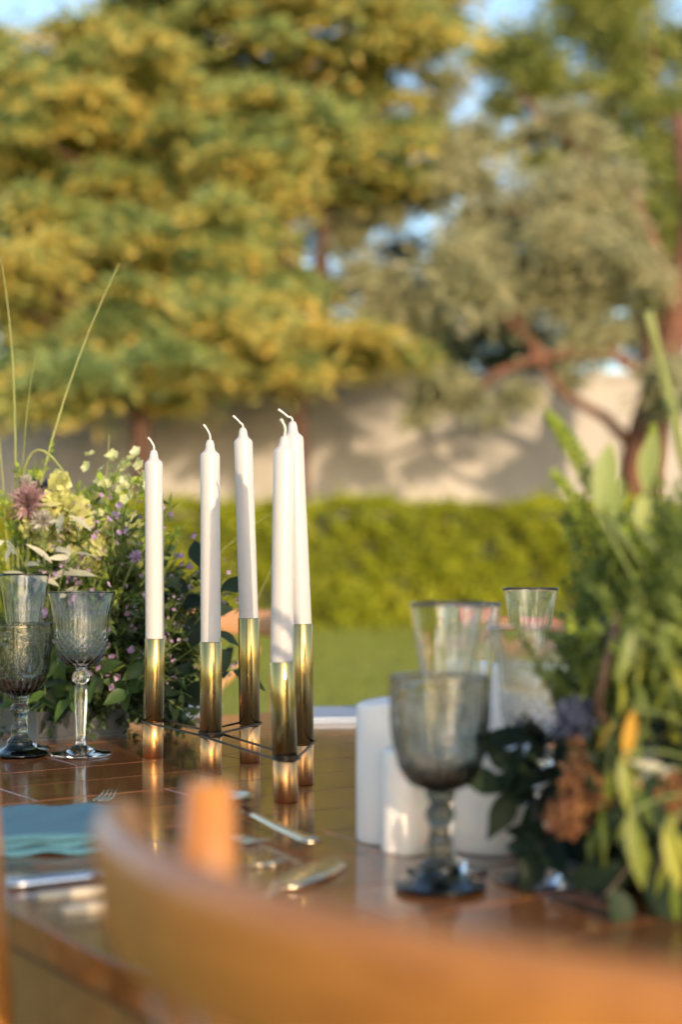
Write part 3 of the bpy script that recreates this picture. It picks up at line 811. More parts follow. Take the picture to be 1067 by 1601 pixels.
def strip(b, sec):                               # sec: (y, half width, z centre, thickness)
    vs, fs = [], []
    for (y, hw, z, th) in sec:
        vs += [(-hw, y, z - th / 2), (hw, y, z - th / 2), (hw * 1.0, y, z + th * .2), (hw * .6, y, z + th / 2), (-hw * .6, y, z + th / 2), (-hw, y, z + th * .2)]
    for i in range(len(sec) - 1):
        for k in range(6):
            k2 = (k + 1) % 6
            fs.append((i * 6 + k, i * 6 + k2, (i + 1) * 6 + k2, (i + 1) * 6 + k))
    fs.append((5, 4, 3, 2, 1, 0)); n_ = (len(sec) - 1) * 6; fs.append(tuple(n_ + k for k in range(6)))
    b.add(vs, fs)
HANDLE = [(0, .0055, .0025, .0028), (.01, .006, .0025, .003), (.06, .0045, .0028, .003), (.10, .0032, .004, .003), (.125, .003, .006, .003)]
def cutlery(kind, tail, head, lab, mat=None, z=0.0, length=None, wide=1.0, hmat=None):
    tail, head = Vector(tail), Vector(head)
    d = head - tail; L = length or d.length
    c = empty(kind, (tail.x, tail.y, TABLE_Z + z), math.atan2(d.y, d.x) - math.pi / 2)
    mat = mat or M['gold']
    s = L / .2
    b = MB()
    if kind == 'spoon':
        strip(b, HANDLE); h = b.build('handle', mat, c, Matrix.Scale(s, 4))
        b = MB(); vs, fs = [], []; ni, nj = 14, 12
        for side in (0, 1):
            for i in range(ni + 1):
                t = i / ni; y = .122 + .078 * t; hw = .0215 * math.sin(math.pi * min(1, t * .92 + .06)) ** .7 * (1.0 - .15 * (1 - t)); 
                for j in range(nj + 1):
                    u = j / nj * 2 - 1
                    depth = .010 * (1 - u * u) * math.sin(math.pi * t) ** .8
                    vs.append((u * hw, y, .0115 - depth * 1.0 - .004 * t + (.0012 if side else 0)))
        m_ = (ni + 1) * (nj + 1)
        for i in range(ni):
            for j in range(nj):
                a = i * (nj + 1) + j
                fs.append((m_ + a, m_ + a + 1, m_ + a + nj + 2, m_ + a + nj + 1)); fs.append((a, a + nj + 1, a + nj + 2, a + 1))
        b.add(vs, fs); b.build('spoon_bowl', mat, c, Matrix.Scale(s, 4))
    elif kind == 'fork':
        strip(b, HANDLE); b.build('handle', mat, c, Matrix.Scale(s, 4))
        b = MB(); strip(b, [(.1255, .003, .006, .0028), (.135, .009, .0055, .0026), (.148, .0125, .0035, .0024), (.155, .0125, .003, .0022)]); b.build('fork_neck', mat, c, Matrix.Scale(s, 4))
        for k in range(4):
            b = MB(); x = -.0105 + k * .007
            b.tube([(x, .1552, .003), (x, .175, .003), (x * .97, .19, .0065), (x * .95, .20, .011)], [.0019, .0017, .0015, .0008], 6); b.build('tine', mat, c, Matrix.Scale(s, 4))
    else:
        strip(b, [(0, .006, .0042, .008), (.015, .0075, .0042, .0082), (.07, .0065, .004, .0075), (.088, .0055, .0035, .006)]); b.build('handle', hmat or mat, c, Matrix.Scale(s, 4))
        b = MB(); strip(b, [(.0885, .005, .003, .003), (.10, .009 * wide, .003, .0022), (.15, .0115 * wide, .003, .0018), (.18, .0105 * wide, .003, .0016), (.195, .006 * wide, .003, .0014), (.2, .001, .003, .0012)]); b.build('blade', mat, c, Matrix.Scale(s, 4))
    tag(c, lab, kind, 'gold cutlery on the table')
    return c
cutlery('spoon', tab(492, 1334), tab(322, 1262), 'gold spoon lying across a fork in front of the candle holder', z=.006)
cutlery('fork', tab(296, 1288), tab(412, 1326), 'gold fork under the spoon in front of the candle holder')
cutlery('knife', tab(368, 1430), tab(524, 1350), 'broad gold butter knife blade showing just above the front chair rail', wide=1.7)
cutlery('fork', tab(300, 1368), tab(446, 1350), 'gold fork between spoon and knife above the front chair rail')
cutlery('knife', tab(12, 1391), tab(345, 1352), 'knife with a shiny pale handle, closest to the teal napkin', M['steel'])
cutlery('knife', tab(58, 1409), tab(350, 1374), 'beige handled knife between the shiny handle and the table edge', M['steel'], hmat=M['bone'])
cutlery('knife', tab(96, 1430), tab(352, 1396), 'beige handled knife closest to the near table edge', M['steel'], hmat=M['bone'])
cutlery('spoon', tab(66, 1273), tab(-40, 1282), 'gold spoon lying just behind the teal napkin', M['gold'], length=.12)
cutlery('fork', tab(112, 1280), tab(172, 1246), 'gold fork behind the napkin pointing to the candles', M['gold'])
for (px, py, a, lab, sx, sy) in [(515, 1122, 4, 'white menu cards on the far table edge behind the candle holder', .105, .16), (268, 1117, -12, 'white menu cards on the far table edge behind the left flowers', .10, .15)]:
    c = empty('menu_card', tab(px, py), R(a))
    for k in range(3):
        b = MB(); b.box((k * .004, k * .006, .0012 + k * .0026), (sx, sy, .002), Matrix.Rotation(R(k * 3 - 2), 3, 'Z')); b.build('card', M['paper'], c)
    tag(c, lab, 'menu card', 'menu cards at the far table end')

# ------------------------------------------------------------------ flower trays
def tray(corner_, label, len_):
    t = empty('flower_tray', corner_, ANG_U)     # local x = U, local y = -V
    W_, H_ = .13, .036
    for (c, d) in [((W_ / 2, len_ / 2, .002), (W_, len_, .004)), ((.002, len_ / 2, H_ / 2 + .003), (.004, len_, H_ - .002)), ((W_ - .002, len_ / 2, H_ / 2 + .003), (.004, len_, H_ - .002)),
                   ((W_ / 2, .002, H_ / 2 + .003), (W_ - .009, .004, H_ - .003)), ((W_ / 2, len_ - .002, H_ / 2 + .003), (W_ - .009, .004, H_ - .003))]:
        b = MB(); b.box(c, d); b.build('tray_base' if c[2] < .003 else 'side_panel', M['tray'], t)
    b = MB(); b.box((W_ / 2, len_ / 2, .018), (W_ - .012, len_ - .012, .026), bev=.006); b.build('flower_foam', M['soil'], t)
    tag(t, label, 'flower tray')
    return t
cL = tab(56, 1160)
tray(cL, 'low black tray under the left flower arrangement', .46)
cR = Vector((.175, 1.245, TABLE_Z)) - U * .03
tray(cR + V * .40, 'low black tray under the right flower arrangement', .40)
def baseL(a, t): return cL + U * (.13 * a) - V * (.46 * t) + Vector((0, 0, .028))
def baseR(a, t): return cR + U * (.13 * a) + V * (.40 * t) + Vector((0, 0, .028))

# ------------------------------------------------------------------ plant pieces
def leaf_mesh(name, prof, mat, curl=.18, fold=.25, wave=0.0, n=7):
    """leaf of length 1 along +Y; prof gives the half width along it"""
    vs, fs = [], []
    for i in range(n + 1):
        t = i / n
        k = t * (len(prof) - 1); a = int(min(k, len(prof) - 2)); hw = prof[a] + (prof[a + 1] - prof[a]) * (k - a)
        z = -curl * t * t; 
        wv = wave * math.sin(t * 14)
        vs += [(-hw, t, z + fold * hw + wv), (0, t, z), (hw, t, z + fold * hw - wv)]
    for i in range(n):
        a = i * 3
        fs += [(a, a + 1, a + 4, a + 3), (a + 1, a + 2, a + 5, a + 4)]
    b = MB(); b.add(vs, fs)
    return b.mesh(name, mat)
OV = [.02, .16, .25, .27, .24, .17, .09, .0]
LAN = [.015, .06, .095, .105, .095, .07, .04, .0]
WIL = [.01, .07, .11, .125, .12, .10, .06, .0]
LEAF = {
    'dark': leaf_mesh('leaf', OV, M['broad_dark'], .22, .3, .02), 'green': leaf_mesh('leaf', OV, M['broad_green'], .25, .3, .02),
    'euc': leaf_mesh('leaf', WIL, M['euc'], .2, .2), 'euc_orange': leaf_mesh('leaf', WIL, M['euc_orange'], .15, .2),
    'pale': leaf_mesh('leaf', [.02, .09, .15, .18, .175, .14, .08, .0], M['pale_leaf'], .12, .3, .01), 'silver': leaf_mesh('leaf', WIL, M['silver_leaf'], .35, .3),
}
def path_pt(pts, t):
    k = t * (len(pts) - 1); a = int(min(k, len(pts) - 2)); return pts[a].lerp(pts[a + 1], k - a), (pts[a + 1] - pts[a]).normalized()
def leafy_stem(name, label, cat, group, pts, rad, leaf, size, nleaf, start=.25, spread=1.0, droop=0.0, stem_mat='stem', alt=None, seed=1, face=None):
    r_ = random.Random(seed)
    pts = [Vector(p) for p in pts]; base = pts[0]
    g = empty(name, base)
    loc = [p - base for p in pts]
    b = MB(); m_ = len(loc); b.tube(loc, [rad * (1 - .6 * i / (m_ - 1)) for i in range(m_)], 6); b.build('stem', M[stem_mat], g)
    for k in range(nleaf):
        t = start + (1 - start) * (k + .5) / nleaf if nleaf > 1 else 1.0
        p, d = path_pt(loc, min(t, 1))
        a = k * 2.4 + r_.uniform(-.5, .5)
        side = d.orthogonal().normalized(); side.rotate(Matrix.Rotation(a, 3, d))
        dd = (d * r_.uniform(.3, .8) + side * spread + Vector((0, 0, -droop))).normalized()
        nn = face or (Vector((r_.uniform(-.5, .5), -.8, .5)))
        o = link('leaf', LEAF[(alt if alt and r_.random() < .25 else leaf)], g)
        o.matrix_local = mat4(p, frame(dd, nn, r_.uniform(-.5, .5)), size * r_.uniform(.75, 1.2))
    tag(g, label, cat, group)
    return g
def sprig_proto(name, leafm, n_br, n_leaf, L, W, flower=None, n_fl=0, fl_size=.03, seed=1, bushy=.22, stem_mat='stem', round_=False):
    """a branching sprig of height 1: stem, tiny leaves, maybe tiny flowers"""
    r_ = random.Random(seed); g = np.random.default_rng(seed)
    root = empty(name, (0, 0, 0))
    b = MB(); b.tube([(0, 0, 0), (.02, .01, .35), (.0, .02, .7), (.03, .0, .97)], [.010, .008, .006, .003], 5)
    segs = [((0, 0, .25), (.03, 0, .97))]; tips = [Vector((.03, 0, .98))]
    for k in range(n_br):
        z = r_.uniform(.22, .85); a = k * 2.4 + r_.uniform(-.3, .3); l = r_.uniform(.7, 1.2) * (1.0 - z * .6) * .42
        q = Vector((math.cos(a) * bushy * l / .25, math.sin(a) * bushy * l / .25, z + l))
        p = Vector((.01, .01, z)); m_ = p.lerp(q, .5) + Vector((math.cos(a), math.sin(a), 0)) * .02
        b.tube([p, m_, q], [.005, .004, .002], 4); segs.append((tuple(p), tuple(q))); tips.append(q)
    b.build('stem', M[stem_mat], root)
    ln = np.array([(Vector(q) - Vector(p)).length for p, q in segs]); idx = g.choice(len(segs), n_leaf, p=ln / ln.sum())
    A = np.array([s[0] for s in segs])[idx]; B = np.array([s[1] for s in segs])[idx]
    t = g.random(n_leaf)[:, None]; P = A + (B - A) * t
    dr = unit(B - A) * .5 + g.normal(0, .7, (n_leaf, 3)); N = g.normal(0, 1, (n_leaf, 3)) + np.array([0, -.6, .5])
    o = link('foliage', quads_mesh('foliage', leaf_quads(P, dr, N, L * (.6 + .8 * g.random(n_leaf)), W * (.6 + .8 * g.random(n_leaf))), M[leafm]), root); o['kind'] = 'stuff'
    if flower:
        out = []
        for k in range(n_fl):
            c = tips[r_.randrange(len(tips))] + Vector((r_.uniform(-1, 1), r_.uniform(-1, 1), r_.uniform(-1.6, .5))) * .055
            ax = Vector((r_.uniform(-1, 1), r_.uniform(-1.4, .3), r_.uniform(0, 1))).normalized()
            s1 = ax.orthogonal().normalized(); s2 = ax.cross(s1)
            npet = 5 if not round_ else 11
            for q in range(npet):
                th = 2 * math.pi * q / npet
                d = s1 * math.cos(th) + s2 * math.sin(th) + ax * (.35 if not round_ else r_.uniform(-.6, 1.2))
                sd = d.cross(ax).normalized() if d.cross(ax).length > .01 else s1
                d.normalize(); w_ = fl_size * .42
                out.append([c, c + d * fl_size * .6 + sd * w_, c + d * fl_size, c + d * fl_size * .6 - sd * w_])
        o = link('blossom', quads_mesh('blossom', np.array([[tuple(v) for v in q] for q in out]), M[flower]), root); o['kind'] = 'stuff'
    return root
protos_ = {}
def sprig(kind, label, cat, group, base, tip_, roll=0.0, fat=1.0):
    lst = protos_[kind]; k = rnd.randrange(len(lst[0]))
    src = lst[0][k]
    if not lst[1][k]: o = src; lst[1][k] = True
    else: o = copy_tree(src)
    base, tip_ = Vector(base), Vector(tip_); d = tip_ - base; L = d.length
    o.matrix_world = Matrix.Translation(base) @ d.to_track_quat('Z', 'Y').to_matrix().to_4x4() @ Matrix.Rotation(roll, 4, 'Z') @ Matrix.Diagonal((L * fat, L * fat, L, 1))
    tag(o, label, cat, group)
    return o
def mk(kind, *args, n=3, **kw):
    protos_[kind] = ([sprig_proto(args[0], *args[1:], seed=31 * q + len(protos_) * 7 + 3, **kw) for q in range(n)], [False] * n)
mk('filler', 'filler_sprig', 'sprig', 15, 1300, .036, .016, bushy=.2)
mk('darkfill', 'dark_sprig', 'sprig_dark', 14, 1000, .055, .026, bushy=.24)
mk('wax', 'waxflower_sprig', 'sprig', 12, 420, .06, .012, 'wax_pink', 50, .014, bushy=.2)
mk('buds', 'bud_stalk', 'sprig_lime', 7, 120, .05, .02, 'cream', 42, .025, bushy=.10)
mk('lime', 'lime_sprig', 'sprig_lime', 12, 800, .034, .018, bushy=.17)
mk('yellow', 'yellow_flower', 'sprig', 3, 110, .07, .025, 'yellow', 30, .06, bushy=.06, round_=True)
mk('fern', 'feathery_sprig', 'spray', 22, 2600, .040, .010, bushy=.24)

# ------------------------------------------------------------------ left arrangement
GL = 'filler greenery in the left arrangement'
for k in range(40):
    px = 80 + rnd.random() * 205; py = 850 + (abs(px - 190) / 170) ** 2 * 90 + rnd.random() * 130
    D0 = rnd.uniform(1.96, 2.14)
    sprig('filler', 'small leaved green filler sprig packed into the left arrangement', 'sprig', GL, baseL(rnd.random(), rnd.random() * .7), at(px, py, D0), rnd.random() * 6, 1.05)
for k in range(20):
    px = 60 + rnd.random() * 240; py = 970 + rnd.random() * 130
    sprig('darkfill', 'dark green leafy sprig low in the left arrangement', 'sprig', 'dark sprigs in the left arrangement', baseL(rnd.random(), rnd.random() * .6), at(px, py, rnd.uniform(1.95, 2.12)), rnd.random() * 6, 1.1)
WAXF = [(213, 868), (232, 885), (165, 848), (182, 868), (268, 930), (285, 948), (250, 905), (148, 880), (278, 975), (300, 1000), (240, 940), (345, 985), (100, 880), (120, 900), (262, 1010), (320, 930)]
def zone(px):
    for lim_, ph in [(130, 'above the crystal glass rim'), (200, 'just right of the crystal glass rim'), (258, 'beside the first taper candle'), (310, 'between the first and second candles')]:
        if px < lim_: return ph
    return 'right of the second candle'
for (px, py) in WAXF:
    same = sorted([q for q in WAXF if zone(q[0]) == zone(px)], key=lambda q: q[1])
    k = same.index((px, py)); nth = ['topmost', 'second from top', 'third from top', 'fourth from top', 'fifth from top'][k] if len(same) > 1 else 'only'
    sprig('wax', 'tiny pink purple waxflower sprig ' + zone(px) + ', ' + nth + ' there', 'flower', 'waxflower sprigs in the left arrangement', baseL(rnd.random(), rnd.random() * .6), at(px, py - 12, rnd.uniform(1.92, 2.06)), rnd.random() * 6, .9)
for (px, py, lab) in [(158, 716, 'tallest stalk of cream green buds above the left arrangement'), (185, 740, 'stalk of cream green buds nearest the first taper candle'), (178, 770, 'shortest stalk of cream green buds, under the taller two')]:
    sprig('buds', lab, 'flower', 'cream bud stalks', baseL(rnd.uniform(.3, .8), rnd.random() * .5), at(px, py, 2.02), rnd.random() * 6, 1.0)
for (px, py) in [(66, 738), (95, 760), (120, 785), (150, 800), (180, 810), (205, 792), (50, 770), (135, 830), (110, 815), (225, 830), (160, 790)]:
    sprig('lime', 'fresh lime green sprig at the top of the left arrangement', 'sprig', 'lime sprigs in the left arrangement', baseL(rnd.random(), rnd.random() * .6), at(px, py, rnd.uniform(1.98, 2.12)), rnd.random() * 6, .8)
for (px, py, lab) in [(203, 832, 'pale yellow round flower above the waxflowers beside the first candle'), (168, 818, 'pale yellow flower left of the round yellow one'), (84, 752, 'pale yellow flower above the mauve bloom'),
                      (112, 790, 'pale yellow flower right of the mauve bloom'), (128, 850, 'pale yellow flower deep in the middle of the left arrangement')]:
    sprig('yellow', lab, 'flower', 'pale yellow flowers in the left arrangement', baseL(rnd.random(), rnd.random() * .5), at(px, py, 2.0), rnd.random() * 6, .9)
def bloom(name, label, base, head, r, mat, facing, np_=120, flatn=.5):
    base, head = Vector(base), Vector(head)
    g = empty(name, base); h_ = head - base
    b = MB(); b.tube(bez((0, 0, 0), h_ * .5 + Vector((0, 0, .03)), h_, 7), .0018, 6); b.build('stem', M['stem'], g)
    ax = np.array(Vector(facing).normalized())
    d = unit(nrg.normal(0, 1, (np_, 3)) + ax * .9)
    P = np.array(h_) + d * r * .12
    o = link('petals', quads_mesh('petals', leaf_quads(P, d, nrg.normal(0, 1, (np_, 3)) * .4 + ax, r * (.6 + .5 * nrg.random(np_)), r * .22), M[mat]), g); o['kind'] = 'stuff'
    b = MB(); b.lathe([(0, -r * .25), (r * .2, -r * .18), (r * .25, 0), (r * .15, r * .18), (0, r * .24)], 14, M=Matrix.Translation(h_) @ Vector(facing).to_track_quat('Z', 'Y').to_matrix().to_4x4()); b.build('flower_heart', M['thistle'], g)
    tag(g, label, 'flower')
bloom('mauve_flower', 'spiky mauve pink flower head high in the left arrangement', baseL(.2, .2), at(44, 788, 1.98), .028, 'mauve', (.2, -.7, .7), 220)
bloom('mauve_flower', 'dusky purple flower head behind the mauve pink one', baseL(.1, .4), at(62, 770, 2.04), .022, 'navy', (.1, -.8, .5), 90)
bloom('thistle_flower', 'pale thistle head just right of and below the mauve flower', baseL(.3, .1), at(66, 815, 1.95), .017, 'thistle', (.1, -.7, .7), 110)
bloom('thistle_flower', 'pale thistle head above the mauve flower', baseL(.15, .25), at(42, 757, 1.99), .014, 'thistle', (0, -.6, .8), 80)
bloom('pink_flower', 'small bright pink flower above the waxflowers beside the first candle', baseL(.7, .1), at(211, 871, 1.93), .010, 'wax_pink', (.1, -.9, .4), 50)
for (px, py, tx, ty, lab) in [(60, 850, 112, 800, 'silvery cream leaf stem arching right of the mauve flower'), (70, 870, 0, 842, 'silvery cream leaf stem reaching the left edge of the picture'), (80, 880, 118, 862, 'silvery cream leaf stem low in front of the yellow flowers')]:
    leafy_stem('silver_leaf_stem', lab, 'foliage', None, bez(baseL(.3, .1), at(px, py, 1.93), at(tx, ty, 1.9), 9), .0014, 'silver', .038, 6, .45, .7, .1, seed=int(px))
for i, (mx_, my, tx, ty, size, n_, lab) in enumerate([(280, 960, 318, 880, .05, 4, 'dark green rose leaf stem between the first two candles'), (330, 960, 352, 905, .045, 3, 'dark green leaf stem behind the second candle'),
        (300, 1010, 345, 985, .04, 3, 'dark leaf stem low beside the second brass tube'), (320, 1060, 372, 1045, .045, 3, 'very dark leaf stem touching the middle brass tube'), (260, 1060, 300, 1090, .04, 4, 'dark leaves hanging over the table behind the second brass tube')]):
    leafy_stem('rose_leaf_stem', lab, 'foliage', 'dark leaf stems in the left arrangement', bez(baseL(.9, .05), at(mx_, my, 1.97), at(tx, ty, 1.95), 8), .0016, 'dark', size, n_, .6, .9, .0, seed=i + 50)
for i, (tx, ty, lab) in enumerate([(70, 1085, 'mid green broad leaves under the smoked goblet'), (110, 1095, 'mid green broad leaves behind the crystal glass stem'), (160, 1060, 'mid green broad leaves right of the crystal glass'),
        (200, 1085, 'mid green broad leaves above the tray end'), (30, 1100, 'mid green broad leaves at the far left edge'), (90, 1040, 'mid green broad leaves behind the crystal bowl'), (225, 1040, 'mid green broad leaves behind the first brass tube'), (140, 1020, 'mid green leaves high behind the crystal glass')]):
    leafy_stem('broad_leaf_stem', lab, 'foliage', 'mid green broad leaves in the left arrangement', bez(baseL(rnd.random(), .03 + .1 * rnd.random()), at(tx, ty - 40, 1.97), at(tx, ty, 1.9), 7), .0016, 'green', .034, 6, .35, 1.0, .2, seed=i + 80, alt='dark')
def blade(label, pts, w, mat='blade', group='long grass stems in the left arrangement', name='grass_stem', seg=5):
    pts = [Vector(p) for p in pts]; base = pts[0]
    g = empty(name, base); b = MB(); n_ = len(pts)
    b.tube([p - base for p in pts], [max(.0005, 1.35 * w * (1 - .75 * (i / (n_ - 1)) ** 1.5)) for i in range(n_)], seg, flat=.6); b.build('stalk', M[mat], g)
    tag(g, label, 'grass stem', group)
blade('tall grass stem standing upright along the left picture edge', bez(baseL(.1, .3), at(45, 640, 2.0), at(0, 400, 2.0), 14), .0026)
blade('long straight grass stem leaning right above the left flowers', bez(baseL(.2, .3), at(25, 740, 2.0), at(186, 412, 2.02), 14), .0026)
blade('short pale grass blade bending over to the right above the buds', bez(baseL(.2, .2), at(-5, 560, 2.0), at(108, 752, 1.98), 16), .0034)
blade('thin grass stem crossing behind the tall upright one', bez(baseL(.3, .3), at(20, 700, 2.0), at(58, 545, 2.0), 10), .0017)
blade('thin grass blade leaning out at the far left', bez(baseL(.1, .2), at(10, 800, 2.0), at(-12, 560, 1.96), 10), .002)
blade('thin brown tipped grass stem above the cream buds', bez(baseL(.5, .3), at(175, 800, 2.02), at(170, 680, 2.02), 10), .0012)
blade('wiry grass stem arching to the second candle', bez(baseL(.8, .2), at(235, 775, 2.05), at(318, 771, 2.05), 14), .0011)
blade('pale grass stem slanting behind the second and third candle', bez(baseL(.9, .1), at(300, 870, 2.1), at(432, 798, 2.12), 14), .0016)
blade('pale curled grass tip right of the candles', bez(at(470, 830, 2.1) - Vector((.14, -.06, .31)), at(455, 760, 2.1), at(487, 826, 2.1), 18), .0012)

# ------------------------------------------------------------------ right arrangement
def baseRr(): return baseR(rnd.random(), .1 + rnd.random() * .6)
for k in range(48):
    px = 935 + rnd.random() * 175; py = 760 + (1 - min(1, (px - 900) / 130)) * 130 + rnd.random() * 150
    sprig('fern', 'feathery green sprig in the upper part of the right arrangement', 'sprig', 'feathery sprigs in the right arrangement', baseRr(), at(px, py, rnd.uniform(1.0, 1.24)), rnd.random() * 6, .72)
for k in range(34):
    px = 950 + rnd.random() * 165; py = 1000 + rnd.random() * 340
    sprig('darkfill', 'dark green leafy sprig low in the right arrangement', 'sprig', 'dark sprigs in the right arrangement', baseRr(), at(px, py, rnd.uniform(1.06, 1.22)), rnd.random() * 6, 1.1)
for k in range(5):
    px = 900 + rnd.random() * 190; py = 830 + rnd.random() * 160
    sprig('lime', 'lime green sprig among the feathery greenery of the right arrangement', 'sprig', 'lime sprigs in the right arrangement', baseRr(), at(px, py, rnd.uniform(1.0, 1.12)), rnd.random() * 6, .6)
# dark broad leaves round the foot
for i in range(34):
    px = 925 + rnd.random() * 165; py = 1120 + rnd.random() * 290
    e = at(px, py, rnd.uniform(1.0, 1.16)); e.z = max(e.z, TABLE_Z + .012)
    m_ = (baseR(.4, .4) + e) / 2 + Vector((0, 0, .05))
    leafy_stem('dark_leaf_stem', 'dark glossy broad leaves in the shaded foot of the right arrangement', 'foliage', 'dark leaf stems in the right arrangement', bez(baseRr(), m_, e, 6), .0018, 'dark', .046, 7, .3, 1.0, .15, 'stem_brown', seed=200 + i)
for i, (tx, ty, lab) in enumerate([(778, 1240, 'dark leaves reaching out left across the broad pillar candle'), (806, 1165, 'dark leaf stem over the top of the broad pillar candle'), (800, 1205, 'dark leaf stem in front of the crystal glass bowl'), (835, 1335, 'dark leaves lying low over the crystal glass foot')]):
    leafy_stem('dark_leaf_stem', lab, 'foliage', 'dark leaf stems in the right arrangement', bez(baseR(.2, .1), at(860, ty - 30, 1.1), at(tx, ty, 1.12), 7), .0018, 'dark', .034, 7, .35, .9, .1, 'stem_brown', seed=300 + i)
# hanging yellow green stems with long leaves
HANG = [((1000, 900), (985, 980), (945, 1240), 'euc'), ((1010, 880), (1000, 1000), (985, 1230), 'euc'), ((1040, 900), (1055, 980), (1050, 1130), 'euc'), ((960, 940), (885, 1010), (880, 1110), 'euc'),
        ((1010, 1120), (985, 1180), (1000, 1330), 'euc'), ((1040, 1180), (1065, 1260), (1050, 1400), 'euc'), ((980, 1180), (930, 1230), (940, 1330), 'euc'), ((1050, 1080), (1030, 1160), (1040, 1300), 'euc')]
for i, (a, m_, e, lf) in enumerate(HANG):
    labs = ['hanging stem of long yellow green leaves above the orange amaranth', 'hanging leaf stem right beside the orange tinted leaves', 'hanging yellow green leaf stem at the right picture edge, high up', 'yellow green leaf stem hanging in front of the crystal glass',
            'yellow green curved leaves low in the middle of the right arrangement', 'yellow green curved leaves in the lower right corner of the arrangement', 'yellow green leaves just right of the amaranth clump', 'yellow green leaf stem halfway down at the right edge']
    D0 = 1.12 if a[0] < 965 else .99 + .01 * (i % 4)
    bs = baseR(.5, .45)
    pts = bez(bs, (bs + at(*a, D0 + .05)) / 2 + Vector((0, 0, .05)), at(*a, D0 + .03), 5)[:-1] + bez(at(*a, D0 + .03), at(*m_, D0), at(*e, D0 - .01), 9)
    leafy_stem('hanging_leaf_stem', labs[i], 'foliage', 'hanging yellow green stems in the right arrangement', pts, .0012, lf, .027, 5, .48, .6, .7, seed=400 + i, alt='euc_orange' if i < 2 else None)
for (px, py, px2, py2, lf, D0, s, lab) in [(935, 1095, 945, 1190, 'euc_orange', 1.08, 1, 'single orange and yellow leaf hanging above the amaranth'), (992, 1110, 978, 1190, 'euc_orange', .955, .9, 'orange tipped leaf hanging beside a green one'), (875, 1035, 880, 1128, 'euc', 1.12, 1.0, 'bright yellow green leaf hanging over the crystal glass'),
                                        (1035, 975, 1050, 1050, 'euc', .95, .9, 'bright yellow green leaf at the right edge above the hanging stems'), (990, 985, 970, 1070, 'euc', .95, .9, 'yellow green leaf left of the dark stem top'), (985, 1270, 1005, 1370, 'euc', .94, 1.1, 'large curved yellow green leaf near the foot of the arrangement'),
                                        (1040, 1290, 1062, 1375, 'euc', .94, 1.1, 'large curved yellow green leaf at the lower right edge'), (972, 1180, 985, 1262, 'euc', .94, 1.0, 'curved yellow green leaf in the middle of the arrangement')]:
    a, e = at(px, py, D0), at(px2, py2, D0 - .01); bs = baseR(.45, .5)
    g = empty('single_leaf_stem', bs)
    b = MB(); b.tube(bez((0, 0, 0), (a - bs) * .6 + Vector((.02, .03, .04)), a - bs, 9), .0012, 5); b.build('stem', M['stem'], g)
    o = link('leaf', LEAF[lf], g); o.matrix_local = mat4(a - bs, frame(e - a, (-.1, -1, .2), rnd.uniform(-.3, .3)), (e - a).length * 1.1 * s)
    tag(g, lab, 'foliage', 'single leaves in the right arrangement')
# pale broad leaves at the top
for (px, py, px2, py2, lab) in [(935, 800, 958, 688, 'large pale green leaf standing up at the top of the right arrangement'), (1010, 770, 1025, 668, 'pale green upright leaf near the tall bare stalk'), (958, 815, 972, 745, 'smaller pale leaf low beside the large pale leaf'), (1000, 830, 1012, 760, 'yellowish pale leaf under the upright one')]:
    a, e = at(px, py, 1.0), at(px2, py2, 1.0); bs = baseRr()
    g = empty('pale_leaf_stem', bs)
    b = MB(); b.tube(bez((0, 0, 0), (a - bs) * .5 + Vector((.01, .02, .02)), a - bs, 9), .0018, 6); b.build('stem', M['stem'], g)
    o = link('leaf', LEAF['pale'], g); o.matrix_local = mat4(a - bs, frame(e - a, (-.15, -1, .2), rnd.uniform(-.3, .3)), (e - a).length)
    tag(g, lab, 'foliage', 'pale upright leaves in the right arrangement')
# budded spikes
def spike(label, base, mid, tip_, r, n_=84, frac=.3):
    base = Vector(base); pts = bez(base, mid, tip_, 16); g = empty('green_flower_spike', base)
    b = MB(); b.tube([p - base for p in pts], [.0022 - .0014 * i / 15 for i in range(16)], 6); b.build('stem', M['stem'], g)
    b = MB(); rr = random.Random(int(r * 1e5))
    for k in range(n_):
        t = 1 - frac * (k / n_); p, d = path_pt(pts, t); a = k * 2.4
        s = d.orthogonal().normalized(); s.rotate(Matrix.Rotation(a, 3, d))
        rad = r * min(1, .25 + 1.6 * (k / n_)) * rr.uniform(.7, 1.1)
        c = p - base + s * rad * .6; q = (s + d * .5).to_track_quat('Z', 'Y').to_matrix().to_4x4()
        h_ = r * .36
        b.lathe([(0, -h_), (h_ * .6, -h_ * .4), (h_ * .62, h_ * .3), (0, h_)], 6, M=Matrix.Translation(c) @ q)
    o = b.build('buds', M['sprig_lime'], g); o['kind'] = 'stuff'
    tag(g, label, 'flower', 'budded green spikes in the right arrangement')
spike('lime green budded spike pointing up and left over the wall', baseR(.4, .3), at(985, 790, 1.03), at(858, 648, 1.0), .0088)
spike('second budded spike below, pointing left over the hedge', baseR(.5, .3), at(985, 860, 1.04), at(864, 738, 1.0), .0080, 64, .28)
spike('small budded spike above the tall leaves near the right edge', baseR(.6, .4), at(1010, 800, 1.05), at(1022, 665, 1.05), .006, 50, .15)
bs = baseR(.7, .5)
g = empty('bare_stalk', bs); pts = [p - bs for p in bez(bs, at(1075, 780, 1.0), at(1052, 640, .99), 8) + bez(at(1052, 640, .99), at(1036, 570, .99), at(1013, 487, .98), 6)[1:]]
b = MB(); b.tube(pts, [.0036] * 8 + [.0034, .0031, .0029, .0032, .0036], 10); b.build('stalk', M['blade'], g)
b = MB(); b.lathe([(0, -.004), (.0042, -.002), (.0046, .001), (.003, .004), (0, .005)], 12, M=Matrix.Translation(pts[7])); b.build('node', M['stem'], g)
tag(g, 'thick bare green stalk rising tall at the right edge', 'flower stalk')
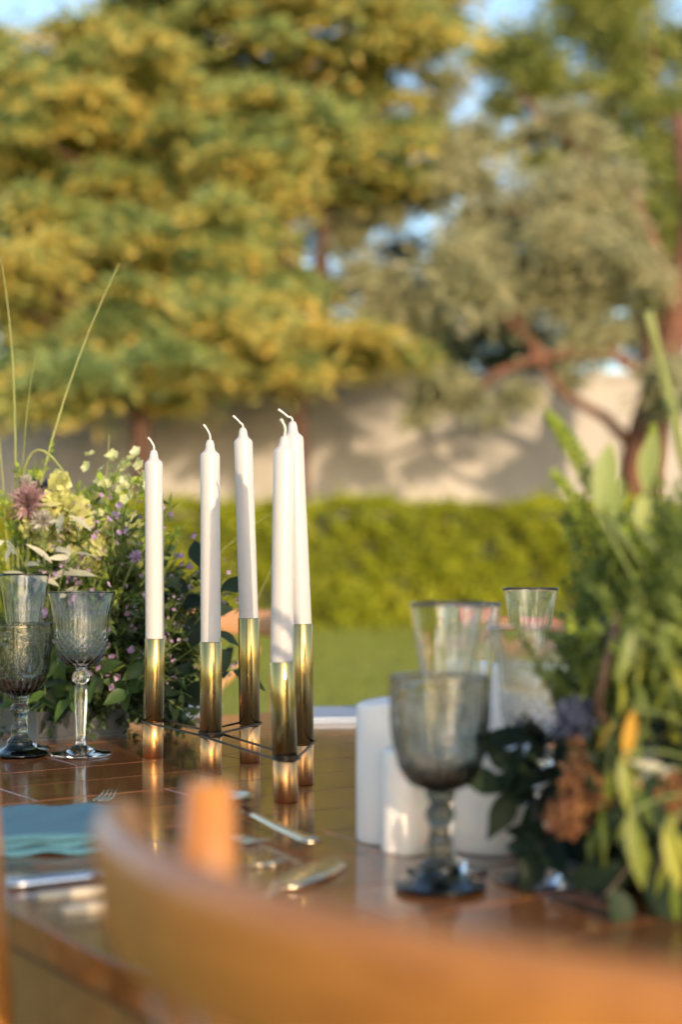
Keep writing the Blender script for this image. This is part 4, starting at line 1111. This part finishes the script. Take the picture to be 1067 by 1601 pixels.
# amaranth clump, navy thistles, dark stem
def clump(name, label, base, c, r, mat, n_, mesh_r=.16):
    base = Vector(base); g = empty(name, base); c = Vector(c) - base
    b = MB(); b.tube(bez((0, 0, 0), c * .5 + Vector((0, .02, .03)), c, 7), .002, 6); b.build('stem', M['stem_brown'], g)
    b = MB(); rr = random.Random(n_)
    for k in range(n_):
        d = Vector((rr.gauss(0, 1), rr.gauss(0, 1), rr.gauss(0, 1))).normalized() * rr.random() ** .4
        p = c + Vector((d.x * r[0], d.y * r[1], d.z * r[2])); h_ = mesh_r * min(r) * rr.uniform(.7, 1.4)
        b.lathe([(0, -h_), (h_ * .8, -h_ * .4), (h_ * .8, h_ * .4), (0, h_)], 5, M=Matrix.Translation(p) @ Vector((rr.gauss(0, 1), rr.gauss(0, 1), rr.gauss(0, 1))).to_track_quat('Z', 'Y').to_matrix().to_4x4(), smooth=False)
    o = b.build('flower_head', M[mat], g); o['kind'] = 'stuff'
    tag(g, label, 'flower')
clump('amaranth', 'upper orange brown amaranth clump beside the smoked goblet', baseR(.3, .2), at(903, 1215, 1.02), (.013, .013, .027), 'amaranth', 170)
clump('amaranth', 'lower orange brown amaranth clump above the crystal glass foot', baseR(.3, .2), at(890, 1278, 1.02), (.016, .013, .015), 'amaranth', 140)
clump('amaranth', 'reddish amaranth clump next to the hanging leaves', baseR(.4, .25), at(938, 1232, 1.02), (.013, .012, .018), 'amaranth', 140)
clump('amaranth', 'small orange amaranth clump at the lower right edge', baseR(.5, .5), at(1050, 1245, 1.0), (.012, .012, .018), 'amaranth', 110)
clump('navy_thistle', 'dark blue thistle head behind the bright hanging leaf', baseR(.4, .2), at(900, 1125, 1.03), (.014, .014, .016), 'navy', 150)
clump('navy_thistle', 'dark blue thistle head above the dark stem', baseR(.4, .3), at(962, 985, 1.03), (.012, .012, .018), 'navy', 130)
clump('navy_thistle', 'dark blue thistle head in the middle of the right arrangement', baseR(.5, .4), at(1010, 1170, 1.03), (.016, .014, .016), 'navy', 140)
blade('dark brown stem slanting down into the crystal glass', [at(968, 960, 1.0), at(950, 1030, 1.0), at(935, 1100, 1.01), baseR(.3, .2)][::-1], .0032, 'stem_brown', None, 'brown_twig', 7)
leafy_stem('silver_leaf_stem', 'silvery leaf stem reaching left from the right picture edge', 'foliage', None, bez(baseR(.6, .6), at(1085, 1170, .97), at(1022, 1205, .97), 6), .0014, 'silver', .022, 3, .75, .2, 0, seed=77)

# drop sprig variants that no place used
for lst, used in protos_.values():
    for o, u in zip(lst, used):
        if not u:
            for ch in list(o.children): bpy.data.objects.remove(ch)
            bpy.data.objects.remove(o)
